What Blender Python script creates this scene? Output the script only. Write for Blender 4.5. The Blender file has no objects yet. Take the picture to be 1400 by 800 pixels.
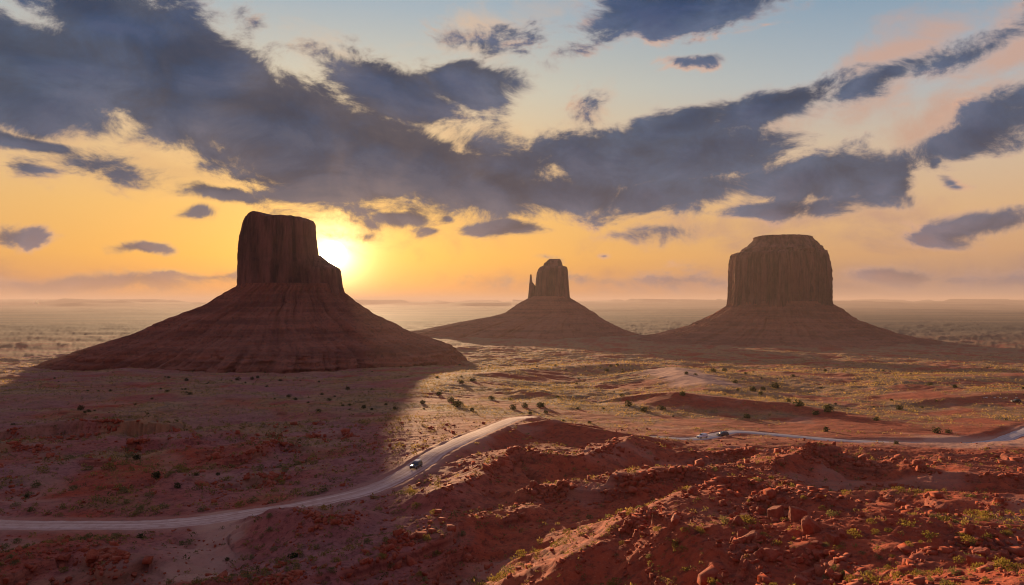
import bpy, bmesh, math, random
import numpy as np
from mathutils import Vector, Matrix

random.seed(7)
RNG = np.random.default_rng(11)
S = bpy.context.scene
COL = S.collection
R = math.radians

# ------------------------------------------------------------------ camera
F, HY, CZ = 1000.0, 413.0, 105.0        # focal length (photo px), horizon row, eye height above the valley floor
cam = bpy.data.cameras.new('camera')
cam.sensor_width = 36.0
cam.lens = 36.0 * F / 1400.0
cam.shift_y = (HY - 400.0) / 1400.0
cam.clip_start, cam.clip_end = 0.5, 120000.0
cam_o = bpy.data.objects.new('camera', cam)
cam_o.location = (0, 0, CZ)
cam_o.rotation_euler = (R(90), 0, 0)
COL.objects.link(cam_o)
S.camera = cam_o


def P(px, py, d):
    """point at depth d in the direction of photo pixel (px, py)"""
    return ((px - 700.0) / F * d, d, CZ - (py - HY) / F * d)


# ------------------------------------------------------------------ sun, exposure
SUN_U, SUN_V = (455 - 700) / F, (HY - 348) / F
sun_dir = Vector((SUN_U, 1.0, SUN_V)).normalized()
SUN_AZ = math.atan2(sun_dir.x, sun_dir.y)
SUN_EL = math.asin(sun_dir.z)
sl = bpy.data.lights.new('sun', 'SUN')
sl.energy = 5.0
sl.angle = R(0.6)
sl.color = (1.0, 0.66, 0.36)
sun_o = bpy.data.objects.new('sun', sl)
sun_o.rotation_euler = (-sun_dir).to_track_quat('-Z', 'Y').to_euler()
sun_o.location = (0, 0, 400)
COL.objects.link(sun_o)

S.view_settings.view_transform = 'Standard'
S.view_settings.look = 'None'
EXPO = 1.25
SKY = 2 ** -EXPO            # the sky's own brightness at that exposure
S.view_settings.exposure = EXPO
S.view_settings.gamma = 1.0
S.view_settings.use_curve_mapping = False
S.render.engine = 'CYCLES'
S.cycles.use_denoising = True
S.cycles.max_bounces = 5
S.cycles.diffuse_bounces = 2
S.cycles.glossy_bounces = 2
S.cycles.transmission_bounces = 3
S.cycles.transparent_max_bounces = 8
S.cycles.volume_bounces = 1
S.cycles.use_adaptive_sampling = True
S.cycles.adaptive_threshold = 0.008
S.cycles.sample_clamp_indirect = 6.0
S.cycles.filter_width = 1.1


# ------------------------------------------------------------------ node helper
def lin(r, g, b):
    f = lambda c: (c / 255 / 12.92) if c / 255 <= 0.04045 else ((c / 255 + 0.055) / 1.055) ** 2.4
    return (f(r), f(g), f(b), 1.0)


class NT:
    def __init__(self, tree):
        self.t = tree

    def n(self, typ, **kw):
        nd = self.t.nodes.new(typ)
        for k, v in kw.items():
            setattr(nd, k, v)
        return nd

    def put(self, sock, v):
        if hasattr(v, 'links') and hasattr(v, 'is_output'):
            self.t.links.new(v, sock)
        else:
            sock.default_value = v

    def m(self, op, a, b=None, c=None, clamp=False):
        nd = self.n('ShaderNodeMath', operation=op, use_clamp=clamp)
        for i, v in enumerate((a, b, c)):
            if v is not None:
                self.put(nd.inputs[i], v)
        return nd.outputs[0]

    def vm(self, op, a, b=None, scale=None):
        nd = self.n('ShaderNodeVectorMath', operation=op)
        self.put(nd.inputs[0], a)
        if b is not None:
            self.put(nd.inputs[1], b)
        if scale is not None:
            self.put(nd.inputs[3], scale)
        return nd.outputs[1] if op in ('LENGTH', 'DOT_PRODUCT', 'DISTANCE') else nd.outputs[0]

    def mr(self, v, a, b, c=0.0, d=1.0, smooth=True):
        nd = self.n('ShaderNodeMapRange', interpolation_type='SMOOTHSTEP' if smooth else 'LINEAR')
        self.put(nd.inputs[0], v)
        for i, x in enumerate((a, b, c, d)):
            self.put(nd.inputs[i + 1], x)
        return nd.outputs[0]

    def mix(self, f, a, b, blend='MIX'):
        nd = self.n('ShaderNodeMix', data_type='RGBA', blend_type=blend)
        self.put(nd.inputs[0], f)
        self.put(nd.inputs[6], a)
        self.put(nd.inputs[7], b)
        return nd.outputs[2]

    def noise(self, vec, scale, detail=4.0, rough=0.55, dim='3D', dist=0.0):
        nd = self.n('ShaderNodeTexNoise', noise_dimensions=dim)
        self.put(nd.inputs['Vector'], vec)
        nd.inputs['Scale'].default_value = scale
        nd.inputs['Detail'].default_value = detail
        nd.inputs['Roughness'].default_value = rough
        nd.inputs['Distortion'].default_value = dist
        return nd.outputs['Fac']

    def ramp(self, f, stops):
        nd = self.n('ShaderNodeValToRGB')
        cr = nd.color_ramp
        while len(cr.elements) < len(stops):
            cr.elements.new(0.5)
        for e, (p, c) in zip(cr.elements, stops):
            e.position = p
            e.color = c
        self.put(nd.inputs[0], f)
        return nd.outputs[0]

    def xyz(self, v):
        nd = self.n('ShaderNodeSeparateXYZ')
        self.put(nd.inputs[0], v)
        return nd.outputs

    def comb(self, x, y, z):
        nd = self.n('ShaderNodeCombineXYZ')
        for i, v in enumerate((x, y, z)):
            self.put(nd.inputs[i], v)
        return nd.outputs[0]


# ------------------------------------------------------------------ world: sky texture, dawn gradient, clouds
def sky_uv(px, py):
    u, v = (px - 700) / F, (HY - py) / F
    a = math.atan(u)
    return a, v * math.cos(a)


# clouds: centre and half-axes in photo pixels (turned into azimuth / elevation), tilt, strength
CLOUDS = [
    (190, 40, 150, 62, -6, 1.25), (60, 105, 210, 78, 2, 1.3), (265, 120, 190, 95, -18, 1.35), (400, 190, 190, 85, -22, 1.35),
    (540, 222, 170, 62, -18, 1.3), (655, 256, 105, 36, -8, 1.1), (640, 112, 66, 40, -10, 0.95), (540, 130, 130, 52, -18, 0.95),
    (35, 198, 110, 15, -6, 0.8), (150, 226, 86, 24, 0, 0.75), (345, 32, 30, 22, 0, 0.55), (440, 266, 140, 16, 0, 0.75),
    (300, 264, 58, 13, 0, 0.85), (258, 296, 26, 10, 6, 0.6), (204, 338, 40, 11, 0, 0.8), (36, 318, 52, 16, 8, 0.75),
    (540, 305, 46, 15, 0, 0.75), (603, 299, 20, 10, 0, 0.65), (575, 321, 30, 8, 0, 0.5), (680, 314, 66, 13, -2, 0.9),
    (836, 343, 14, 7, 0, 0.5), (740, 350, 24, 8, 0, 0.5), (468, 328, 44, 9, 0, 0.5), (940, 14, 150, 38, 4, 1.2),
    (850, 42, 80, 22, 18, 0.8), (942, 84, 46, 13, 0, 0.65), (668, 50, 70, 24, -4, 0.55), (895, 182, 120, 26, 14, 0.95),
    (1050, 152, 140, 27, 13, 0.85), (1180, 124, 110, 20, 18, 0.62), (840, 218, 150, 44, -4, 1.2), (770, 266, 140, 38, 0, 1.05), (900, 268, 120, 34, 0, 1.0), (700, 225, 80, 40, -20, 0.9),
    (960, 212, 130, 40, 8, 0.95), (950, 262, 140, 34, 4, 0.85), (1120, 240, 150, 42, 6, 1.15), (1225, 252, 46, 30, 0, 0.9),
    (1072, 288, 84, 20, -2, 0.95), (1350, 172, 150, 34, 16, 0.9), (1345, 58, 160, 28, 20, 0.5), (1270, 78, 80, 18, 20, 0.4),
    (1322, 240, 32, 10, -22, 0.7), (1290, 214, 16, 14, 0, 0.6), (1340, 302, 130, 22, 6, 0.75), (1262, 324, 66, 16, -4, 0.65),
    (110, 388, 260, 13, 0, 0.5), (930, 384, 230, 12, 0, 0.42), (1290, 380, 220, 14, 0, 0.45), (790, 152, 44, 22, 25, 0.42),
    (30, 240, 60, 18, 0, 0.45), (900, 322, 60, 12, 0, 0.42), (300, 385, 90, 8, 0, 0.35),
]


VEIL = [
    (1235, 72, 110, 38, 24, 1.3), (1390, 58, 140, 50, 20, 1.1), (1340, 148, 160, 38, 16, 0.95), (785, 158, 60, 22, 30, 0.6), (672, 42, 74, 24, 10, 0.55), (455, 78, 70, 22, -30, 0.5),
    (1010, 190, 120, 26, 12, 0.6), (640, 190, 90, 50, -10, 0.5), (1210, 132, 90, 26, 20, 0.6), (110, 388, 260, 16, 0, 0.55), (930, 386, 230, 14, 0, 0.5), (1290, 376, 220, 20, 0, 0.6),
    (240, 232, 120, 26, 0, 0.5), (560, 300, 120, 30, 0, 0.45), (900, 318, 90, 16, 0, 0.4), (1180, 330, 120, 20, 4, 0.4), (60, 170, 140, 30, 0, 0.5), (1150, 300, 160, 18, 2, 0.35),
]


def cloud_group(CLOUDS=CLOUDS, amp=2.0, sharp=1.25, scl=11.0):
    g = bpy.data.node_groups.new('cloud_density', 'ShaderNodeTree')
    g.interface.new_socket('P', in_out='INPUT', socket_type='NodeSocketVector')
    g.interface.new_socket('D', in_out='OUTPUT', socket_type='NodeSocketFloat')
    k = NT(g)
    gi, go = k.n('NodeGroupInput'), k.n('NodeGroupOutput')
    p = gi.outputs[0]
    st = k.vm('MULTIPLY', p, (1.0, 1.7, 1.0))
    wn = k.n('ShaderNodeTexNoise', noise_dimensions='2D')
    k.put(wn.inputs['Vector'], st)
    wn.inputs['Scale'].default_value = 7.0
    wn.inputs['Detail'].default_value = 2.0
    w = k.vm('SUBTRACT', wn.outputs['Color'], (0.5, 0.5, 0.5))
    w = k.vm('MULTIPLY', w, (0.07, 0.035, 0.0))
    pw = k.vm('ADD', p, w)
    acc = k.m('MULTIPLY', k.xyz(pw)[0], 0.0001)
    acc = k.m('SUBTRACT', acc, 1.0)
    for (cx, cy, rx, ry, rot, s) in CLOUDS:
        a, v = sky_uv(cx, cy)
        ca = math.cos(a)
        mp = k.n('ShaderNodeMapping', vector_type='TEXTURE')
        # (each blob waits for the one before it, which keeps the shader's stack small)
        ch = k.n('ShaderNodeVectorMath', operation='MULTIPLY_ADD')
        k.put(ch.inputs[0], acc)
        ch.inputs[1].default_value = (1e-9, 1e-9, 0)
        k.put(ch.inputs[2], pw)
        k.put(mp.inputs[0], ch.outputs[0])
        mp.inputs[1].default_value = (a, v, 0)
        mp.inputs[2].default_value = (0, 0, R(rot))
        mp.inputs[3].default_value = (rx / F * ca * ca * 1.25, ry / F * ca * 1.25, 1)
        ln = k.vm('LENGTH', mp.outputs[0])
        acc = k.m('MAXIMUM', acc, k.m('MULTIPLY_ADD', ln, -s * sharp, s * sharp))
    f1 = k.noise(st, scl, 10.0, 0.68, '2D', 0.3)
    d = k.m('MULTIPLY_ADD', k.m('SUBTRACT', f1, 0.5), amp, acc)
    k.put(go.inputs[0], k.m('SUBTRACT', d, 0.0))
    return g


world = bpy.data.worlds.new('World')
S.world = world
world.use_nodes = True
world.node_tree.nodes.clear()
K = NT(world.node_tree)
tc = K.n('ShaderNodeTexCoord').outputs['Generated']
dx, dy, dz = K.xyz(tc)[0:3]
az = K.m('ARCTAN2', dx, dy)
hl = K.m('SQRT', K.m('ADD', K.m('MULTIPLY', dx, dx), K.m('MULTIPLY', dy, dy)))
el = K.m('DIVIDE', dz, K.m('MAXIMUM', hl, 0.02))
elc = K.m('MAXIMUM', el, 0.0)
near_stops = [(0.0, lin(196, 130, 92)), (0.02, lin(226, 148, 78)), (0.06, lin(250, 180, 78)), (0.12, lin(250, 192, 104)), (0.20, lin(242, 204, 148)),
              (0.29, lin(216, 212, 192)), (0.40, lin(168, 190, 204)), (0.6, lin(140, 154, 190)), (1.0, lin(126, 132, 168))]
far_stops = [(0.0, lin(164, 142, 138)), (0.025, lin(182, 146, 128)), (0.06, lin(222, 170, 126)), (0.11, lin(234, 188, 140)), (0.19, lin(222, 200, 174)),
             (0.28, lin(180, 194, 204)), (0.38, lin(136, 168, 194)), (0.6, lin(138, 150, 188)), (1.0, lin(126, 132, 168))]
near = K.ramp(elc, near_stops)
far = K.ramp(elc, far_stops)
daz = K.m('ABSOLUTE', K.m('SUBTRACT', az, SUN_AZ))
base = K.mix(K.mr(daz, 0.12, 0.85), near, far)
# the sky behind the photographer is dimmer and pinker
back = K.mr(daz, 1.0, 2.4)
base = K.mix(back, base, K.ramp(elc, [(0.0, lin(130, 90, 90)), (0.12, lin(176, 116, 106)), (0.3, lin(158, 120, 128)), (0.55, lin(136, 126, 154)), (1.0, lin(126, 132, 168))]))
nish = K.n('ShaderNodeTexSky', sky_type='NISHITA')
nish.sun_disc = False
nish.sun_elevation = SUN_EL
nish.sun_rotation = SUN_AZ
nish.dust_density = 2.0
base10 = K.vm('SCALE', base, scale=8.0 * SKY)
skyc = K.vm('ADD', base10, K.vm('SCALE', nish.outputs[0], scale=0.05))
# glow of the air round the sun
cosang = K.vm('DOT_PRODUCT', tc, tuple(sun_dir))
ang = K.m('ARCCOSINE', K.m('MINIMUM', cosang, 1.0))
glow = K.m('POWER', 2.718, K.m('MULTIPLY', ang, -1 / 0.075))
glow2 = K.m('POWER', 2.718, K.m('MULTIPLY', ang, -1 / 0.019))
glowc = K.vm('ADD', K.vm('SCALE', (1.0, 0.52, 0.10), scale=K.m('MULTIPLY', glow, 1.9)), K.vm('SCALE', (1.0, 0.8, 0.42), scale=K.m('MULTIPLY', glow2, 30.0)))
# clouds
grp = cloud_group()
pv = K.comb(az, el, 0.0)


def dens(vec):
    nd = K.n('ShaderNodeGroup')
    nd.node_tree = grp
    K.put(nd.inputs[0], vec)
    return nd.outputs[0]


d0 = dens(pv)
to_sun = K.vm('NORMALIZE', K.vm('SUBTRACT', (SUN_AZ, SUN_V + 0.02, 0.0), pv))
d1 = dens(K.vm('ADD', pv, K.vm('SCALE', to_sun, scale=0.03)))
lit = K.mr(K.m('SUBTRACT', d0, d1), 0.05, 0.75)
alpha = K.mr(d0, -0.06, 0.48)
thick = K.mr(d0, 0.0, 0.6)
sunprox = K.mr(ang, 0.03, 0.45, 1.0, 0.0)
cl_dark = K.ramp(elc, [(0.0, lin(150, 118, 112)), (0.06, lin(122, 98, 98)), (0.12, lin(66, 76, 96)), (0.22, lin(42, 66, 94)), (0.40, lin(36, 66, 104)), (1.0, lin(44, 62, 96))])
bill = K.noise(pv, 9.0, 4.0, 0.55, '2D', 0.3)
cl_dark = K.mix(K.m('MULTIPLY', K.mr(K.m('MULTIPLY_ADD', bill, -2.2, K.m('ADD', d0, 0.35)), 0.9, -0.6), 0.55), cl_dark, K.mix(sunprox, lin(92, 108, 132), lin(128, 112, 112)))
shade = K.m('MULTIPLY_ADD', K.m('MINIMUM', K.m('MAXIMUM', K.m('SUBTRACT', d0, d1), -0.5), 0.5), 0.6, 1.0)
cl_dark = K.vm('SCALE', cl_dark, scale=shade)
cl_edge = K.mix(sunprox, lin(206, 172, 156), lin(255, 206, 130))
cl = K.mix(thick, K.mix(0.5, cl_edge, base), cl_dark)
cl = K.mix(K.m('MULTIPLY', lit, K.mr(thick, 0.25, 1.0, 0.95, 0.03)), cl, K.mix(sunprox, lin(232, 178, 146), lin(255, 200, 110)))
cl10 = K.vm('SCALE', cl, scale=9.5 * SKY)
alpha = K.m('MULTIPLY', alpha, K.mr(el, 0.0, 0.05, 0.35, 0.97))
skyc = K.vm('ADD', skyc, glowc)
ng = K.n('ShaderNodeGroup')
ng.node_tree = cloud_group(VEIL, 1.9, 0.9, 8.0)
K.put(ng.inputs[0], pv)
va = K.m('MULTIPLY', K.mr(ng.outputs[0], -0.15, 0.75), 0.8)
vc_near = K.ramp(elc, [(0.0, lin(206, 140, 108)), (0.05, lin(222, 150, 104)), (0.12, lin(250, 196, 120)), (0.3, lin(236, 200, 164)), (1.0, lin(200, 180, 170))])
vc_far = K.ramp(elc, [(0.0, lin(140, 124, 128)), (0.05, lin(164, 132, 128)), (0.12, lin(204, 160, 138)), (0.3, lin(214, 170, 148)), (1.0, lin(180, 170, 176))])
vcol = K.vm('SCALE', K.mix(K.mr(daz, 0.1, 0.6), vc_near, vc_far), scale=9.0 * SKY)
skyc = K.mix(va, skyc, vcol)
skyc = K.mix(alpha, skyc, cl10)
disc = K.mr(ang, 0.010, 0.019, 1.0, 0.0)
skyc = K.vm('ADD', skyc, K.vm('SCALE', (1.0, 0.93, 0.72), scale=K.m('MULTIPLY', disc, 60.0)))
bg = K.n('ShaderNodeBackground')
K.put(bg.inputs[0], skyc)
bg.inputs[1].default_value = 0.1
K.put(K.n('ShaderNodeOutputWorld').inputs[0], bg.outputs[0])
world.cycles.sampling_method = 'MANUAL'
world.cycles.sample_map_resolution = 512

# ------------------------------------------------------------------ noise in numpy
_perm = np.concatenate([RNG.permutation(512)] * 2).astype(np.int32)
_ga = RNG.uniform(0, 2 * np.pi, 512)
_gx, _gy = np.cos(_ga), np.sin(_ga)


def perlin(x, y, seed=0):
    xi, yi = np.floor(x).astype(np.int64), np.floor(y).astype(np.int64)
    fx, fy = x - xi, y - yi
    xi, yi = (xi + seed * 37) & 511, (yi + seed * 91) & 511
    u, v = fx * fx * fx * (fx * (fx * 6 - 15) + 10), fy * fy * fy * (fy * (fy * 6 - 15) + 10)
    x1, y1 = (xi + 1) & 511, (yi + 1) & 511

    def g(a, b, p, q):
        h = _perm[_perm[a] + b]
        return _gx[h] * p + _gy[h] * q
    a = g(xi, yi, fx, fy)
    b = g(x1, yi, fx - 1, fy)
    c = g(xi, y1, fx, fy - 1)
    d = g(x1, y1, fx - 1, fy - 1)
    return ((a + u * (b - a)) * (1 - v) + (c + u * (d - c)) * v) * 1.45


def fbm(x, y, s, octv=4, seed=0, gain=0.5):
    t, a = 0, 1.0
    x, y = x / s, y / s
    for i in range(octv):
        t = t + a * perlin(x, y, seed + i)
        x, y, a = x * 2.03 + 11.3, y * 2.03 + 4.7, a * gain
    return t


def ridged(x, y, s, octv=4, seed=0, gain=0.5):
    t, a = 0, 1.0
    x, y = x / s, y / s
    for i in range(octv):
        n = 1 - np.abs(perlin(x, y, seed + i))
        t = t + a * (n * n - 0.55)
        x, y, a = x * 2.03 + 11.3, y * 2.03 + 4.7, a * gain
    return t


def sst(a, b, x):
    t = np.clip((x - a) / (b - a), 0, 1)
    return t * t * (3 - 2 * t)


# ------------------------------------------------------------------ terrain height
DEP = np.array([0.5, 6, 14, 30, 55, 80, 105, 130, 160, 190, 230, 290, 350, 420, 520, 700, 950, 1200, 1700, 50000.0])
COLS = np.array([-300, 0, 300, 600, 900, 1100, 1250, 1400, 1700.0])
DROP = np.array([
    # .5   6   14   30   55    80    105   130   160   190   230   290   350  420   520  700  950  1200 1700
    [1.7, 6.0, 13, 25, 38, 43.0, 44.5, 45.0, 45.2, 45.5, 47, 50, 53, 57, 63, 75, 90, 103, 105, 105],
    [1.7, 6.0, 13, 25, 38, 43.0, 44.5, 45.3, 45.6, 46.0, 47.2, 50, 53, 57, 63, 75, 90, 103, 105, 105],
    [1.7, 6.0, 13, 25, 37, 42.5, 44.0, 44.8, 45.0, 45.5, 47.0, 50, 53, 57, 63, 75, 90, 103, 105, 105],
    [1.7, 5.5, 12, 23, 33, 38.0, 41.5, 43.0, 43.5, 43.8, 45.0, 49, 53, 58, 64, 74, 89, 102, 105, 105],
    [1.7, 5.0, 10, 18, 26, 31.0, 33.5, 37.0, 40.5, 43.5, 47.5, 53, 57, 60, 65, 71, 84, 98, 105, 105],
    [1.7, 4.5, 8.5, 15, 23, 27.5, 31.0, 35.0, 39.5, 43.5, 48.0, 54, 58, 61, 65, 71, 85, 98, 105, 105],
    [1.7, 4.2, 8.0, 13.5, 21, 24.5, 29.5, 35.0, 40.0, 44.0, 48.5, 54, 58, 61, 64, 71, 85, 98, 105, 105],
    [1.7, 4.0, 7.5, 13.0, 20.5, 24.5, 29.0, 34.5, 39.5, 43.5, 48.0, 53, 56, 59, 63, 71, 85, 98, 105, 105],
    [1.7, 4.0, 7.5, 13.0, 20.5, 24.5, 29.0, 34.0, 39.0, 43.0, 47.0, 52, 55, 58, 63, 71, 85, 98, 105, 105],
])
LD = np.log(DEP)


def base_drop(x, y):
    d = np.maximum(y, 0.5)
    u = np.clip(700 + x / d * F, COLS[0], COLS[-1])
    l = np.log(np.clip(d, DEP[0], DEP[-1]))
    i = np.clip(np.searchsorted(COLS, u) - 1, 0, len(COLS) - 2)
    j = np.clip(np.searchsorted(LD, l) - 1, 0, len(LD) - 2)
    fu = (u - COLS[i]) / (COLS[i + 1] - COLS[i])
    fu = fu * fu * (3 - 2 * fu)
    fl = (l - LD[j]) / (LD[j + 1] - LD[j])
    a = DROP[i, j] * (1 - fl) + DROP[i, j + 1] * fl
    b = DROP[i + 1, j] * (1 - fl) + DROP[i + 1, j + 1] * fl
    return a * (1 - fu) + b * fu


# crests: ((px, py, depth) ...), slope to the viewer, slope behind, rounding
RIDGES = [
    ([(300, 800, 98), (430, 772, 110), (553, 732, 122), (613, 704, 134), (690, 698, 139), (735, 692, 142)], 0.55, 0.30, 1.2),
    ([(610, 668, 150), (664, 643, 172), (706, 609, 195), (740, 616, 190), (796, 623, 188), (850, 600, 206), (872, 597, 212)], 0.52, 0.35, 0.8),
    ([(719, 668, 155), (770, 662, 152), (813, 656, 150), (876, 647, 150), (930, 640, 155), (985, 640, 152)], 0.50, 0.25, 1.0),
    ([(770, 764, 93), (850, 722, 99), (905, 690, 105), (960, 664, 112), (1015, 650, 118), (1050, 652, 118)], 0.55, 0.55, 0.9),
    ([(1090, 666, 101), (1150, 688, 92), (1240, 704, 85), (1330, 722, 79), (1420, 731, 77), (1520, 735, 76)], 0.12, 0.55, 1.0),
    ([(1000, 640, 160), (1060, 628, 176), (1130, 607, 190), (1165, 628, 182), (1220, 628, 180), (1290, 645, 165), (1400, 648, 160), (1500, 650, 158)], 0.45, 0.35, 1.0),
    ([(905, 622, 205), (960, 617, 212), (1020, 616, 214), (1090, 615, 222)], 0.35, 0.25, 1.0),
    ([(640, 600, 236), (700, 582, 276), (760, 574, 282), (830, 590, 268), (880, 597, 262)], 0.3, 0.25, 1.5),
    ([(365, 697, 138), (400, 694, 139), (452, 706, 134), (500, 700, 142)], 0.45, 0.35, 1.0),
    ([(-40, 775, 112), (60, 745, 124), (110, 742, 126), (170, 752, 120)], 0.4, 0.3, 1.0),
    ([(520, 548, 430), (560, 540, 460), (640, 512, 640), (760, 501, 770), (850, 497, 820)], 0.10, 0.08, 4.0),
    ([(915, 502, 660), (938, 510, 590), (958, 521, 535), (985, 531, 490)], 0.17, 0.10, 2.0),
    ([(925, 537, 430), (1000, 546, 415), (1090, 553, 398), (1160, 567, 372), (1250, 588, 325)], 0.22, 0.12, 2.0),
    ([(1290, 546, 430), (1350, 541, 440), (1420, 538, 445), (1520, 536, 450)], 0.14, 0.10, 3.0),
    ([(1060, 514, 640), (1180, 520, 610), (1300, 516, 640), (1450, 514, 650)], 0.08, 0.06, 4.0),
    ([(20, 586, 272), (90, 575, 285), (166, 574, 283)], 1.3, 0.12, 0.4),
    ([(190, 602, 245), (230, 593, 252), (262, 600, 248)], 1.5, 0.14, 0.4),
    ([(340, 616, 222), (380, 602, 236), (410, 607, 232)], 1.6, 0.14, 0.4),
    ([(-60, 640, 205), (60, 642, 205), (170, 650, 198), (230, 662, 190)], 0.25, 0.10, 1.0),
    ([(300, 655, 190), (345, 648, 196), (400, 650, 192)], 1.2, 0.10, 0.5),
    ([(420, 600, 262), (455, 593, 270), (500, 596, 262)], 1.2, 0.10, 0.5),
    ([(-30, 610, 240), (20, 606, 244), (80, 612, 238)], 1.2, 0.10, 0.5),
    ([(60, 545, 420), (200, 538, 450), (330, 545, 430), (450, 560, 380)], 0.12, 0.08, 2.0),
]


def seg_eval(x, y, pts, cap=1.0):
    """distance to a polyline in plan, height there, and sign (+ on the viewer's side)"""
    best = np.full(x.shape, 1e9)
    hz = np.zeros(x.shape)
    sg = np.zeros(x.shape)
    tt = np.zeros(x.shape)
    acc = 0.0
    for i_, ((ax, ay, azz), (bx, by, bz)) in enumerate(zip(pts[:-1], pts[1:])):
        ex, ey = bx - ax, by - ay
        L2 = ex * ex + ey * ey
        tr_ = ((x - ax) * ex + (y - ay) * ey) / L2
        t = np.clip(tr_, 0, 1)
        qx, qy = ax + t * ex, ay + t * ey
        d = np.hypot(x - qx, y - qy)
        if cap != 1 and i_ == 0:
            d = d + (cap - 1) * np.maximum(0, -tr_) * math.sqrt(L2)
        m = d < best
        best = np.where(m, d, best)
        hz = np.where(m, azz + t * (bz - azz), hz)
        cr = ex * (y - ay) - ey * (x - ax)
        sg = np.where(m, -np.sign(cr), sg)
        tt = np.where(m, acc + t * math.sqrt(L2), tt)
        acc += math.sqrt(L2)
    return best, hz, sg, tt


ROAD_A = [P(*p) for p in [(-260, 700, 158), (-120, 711, 152), (0, 717, 149.5), (100, 718, 149), (200, 717, 149.5), (280, 711, 152), (350, 700, 156), (420, 689, 161), (500, 671, 171),
                          (545, 652, 183), (575, 634, 196), (602, 616, 210), (640, 598, 232), (672, 585, 262), (702, 573, 298), (716, 570.5, 318), (725, 569.5, 334)]]
ROAD_B = [P(*p) for p in [(800, 600, 285), (850, 599, 286), (893, 598, 288), (930, 600, 286), (960, 599, 288), (985, 593, 297), (1010, 590, 303), (1060, 594, 298), (1150, 602, 288),
                          (1250, 606.5, 283), (1320, 607, 282), (1362, 603, 288), (1400, 590, 309), (1440, 574, 345), (1500, 562, 385), (1600, 555, 420)]]


def smooth_path(pts, step):
    pts = np.array(pts)
    n = len(pts)
    e = np.vstack([2 * pts[0] - pts[1], pts, 2 * pts[-1] - pts[-2]])
    out = []
    for i in range(n - 1):
        p0, p1, p2, p3 = e[i], e[i + 1], e[i + 2], e[i + 3]
        k = max(2, int(np.linalg.norm((p2 - p1)[:2]) / step))
        for t in np.arange(k) / k:
            out.append(0.5 * (2 * p1 + (p2 - p0) * t + (2 * p0 - 5 * p1 + 4 * p2 - p3) * t * t + (3 * p1 - p0 - 3 * p2 + p3) * t ** 3))
    out.append(pts[-1])
    return np.array(out)


PATH_A, PATH_B = smooth_path(ROAD_A, 4.0), smooth_path(ROAD_B, 4.0)
HALF_A, HALF_B = 3.1, 3.0


def near_path(x, y, path, pad):
    bb = (x > path[:, 0].min() - pad) & (x < path[:, 0].max() + pad) & (y > path[:, 1].min() - pad) & (y < path[:, 1].max() + pad)
    d = np.full(x.shape, 1e9)
    z = np.zeros(x.shape)
    idx = np.nonzero(bb)[0]
    if len(idx):
        for c in np.array_split(idx, max(1, len(idx) // 20000)):
            dd = np.hypot(x[c, None] - path[None, :, 0], y[c, None] - path[None, :, 1])
            j = dd.argmin(1)
            j = np.clip(j, 1, len(path) - 2)
            # project onto the two neighbouring spans
            bd, bz = np.full(len(c), 1e9), np.zeros(len(c))
            for o in (-1, 0):
                a, b = path[j + o], path[j + o + 1]
                e = b - a
                L2 = e[:, 0] ** 2 + e[:, 1] ** 2
                t = np.clip(((x[c] - a[:, 0]) * e[:, 0] + (y[c] - a[:, 1]) * e[:, 1]) / L2, 0, 1)
                q = np.hypot(x[c] - a[:, 0] - t * e[:, 0], y[c] - a[:, 1] - t * e[:, 1])
                m = q < bd
                bd, bz = np.where(m, q, bd), np.where(m, a[:, 2] + t * e[:, 2], bz)
            d[c], z[c] = bd, bz
    return d, z


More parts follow.
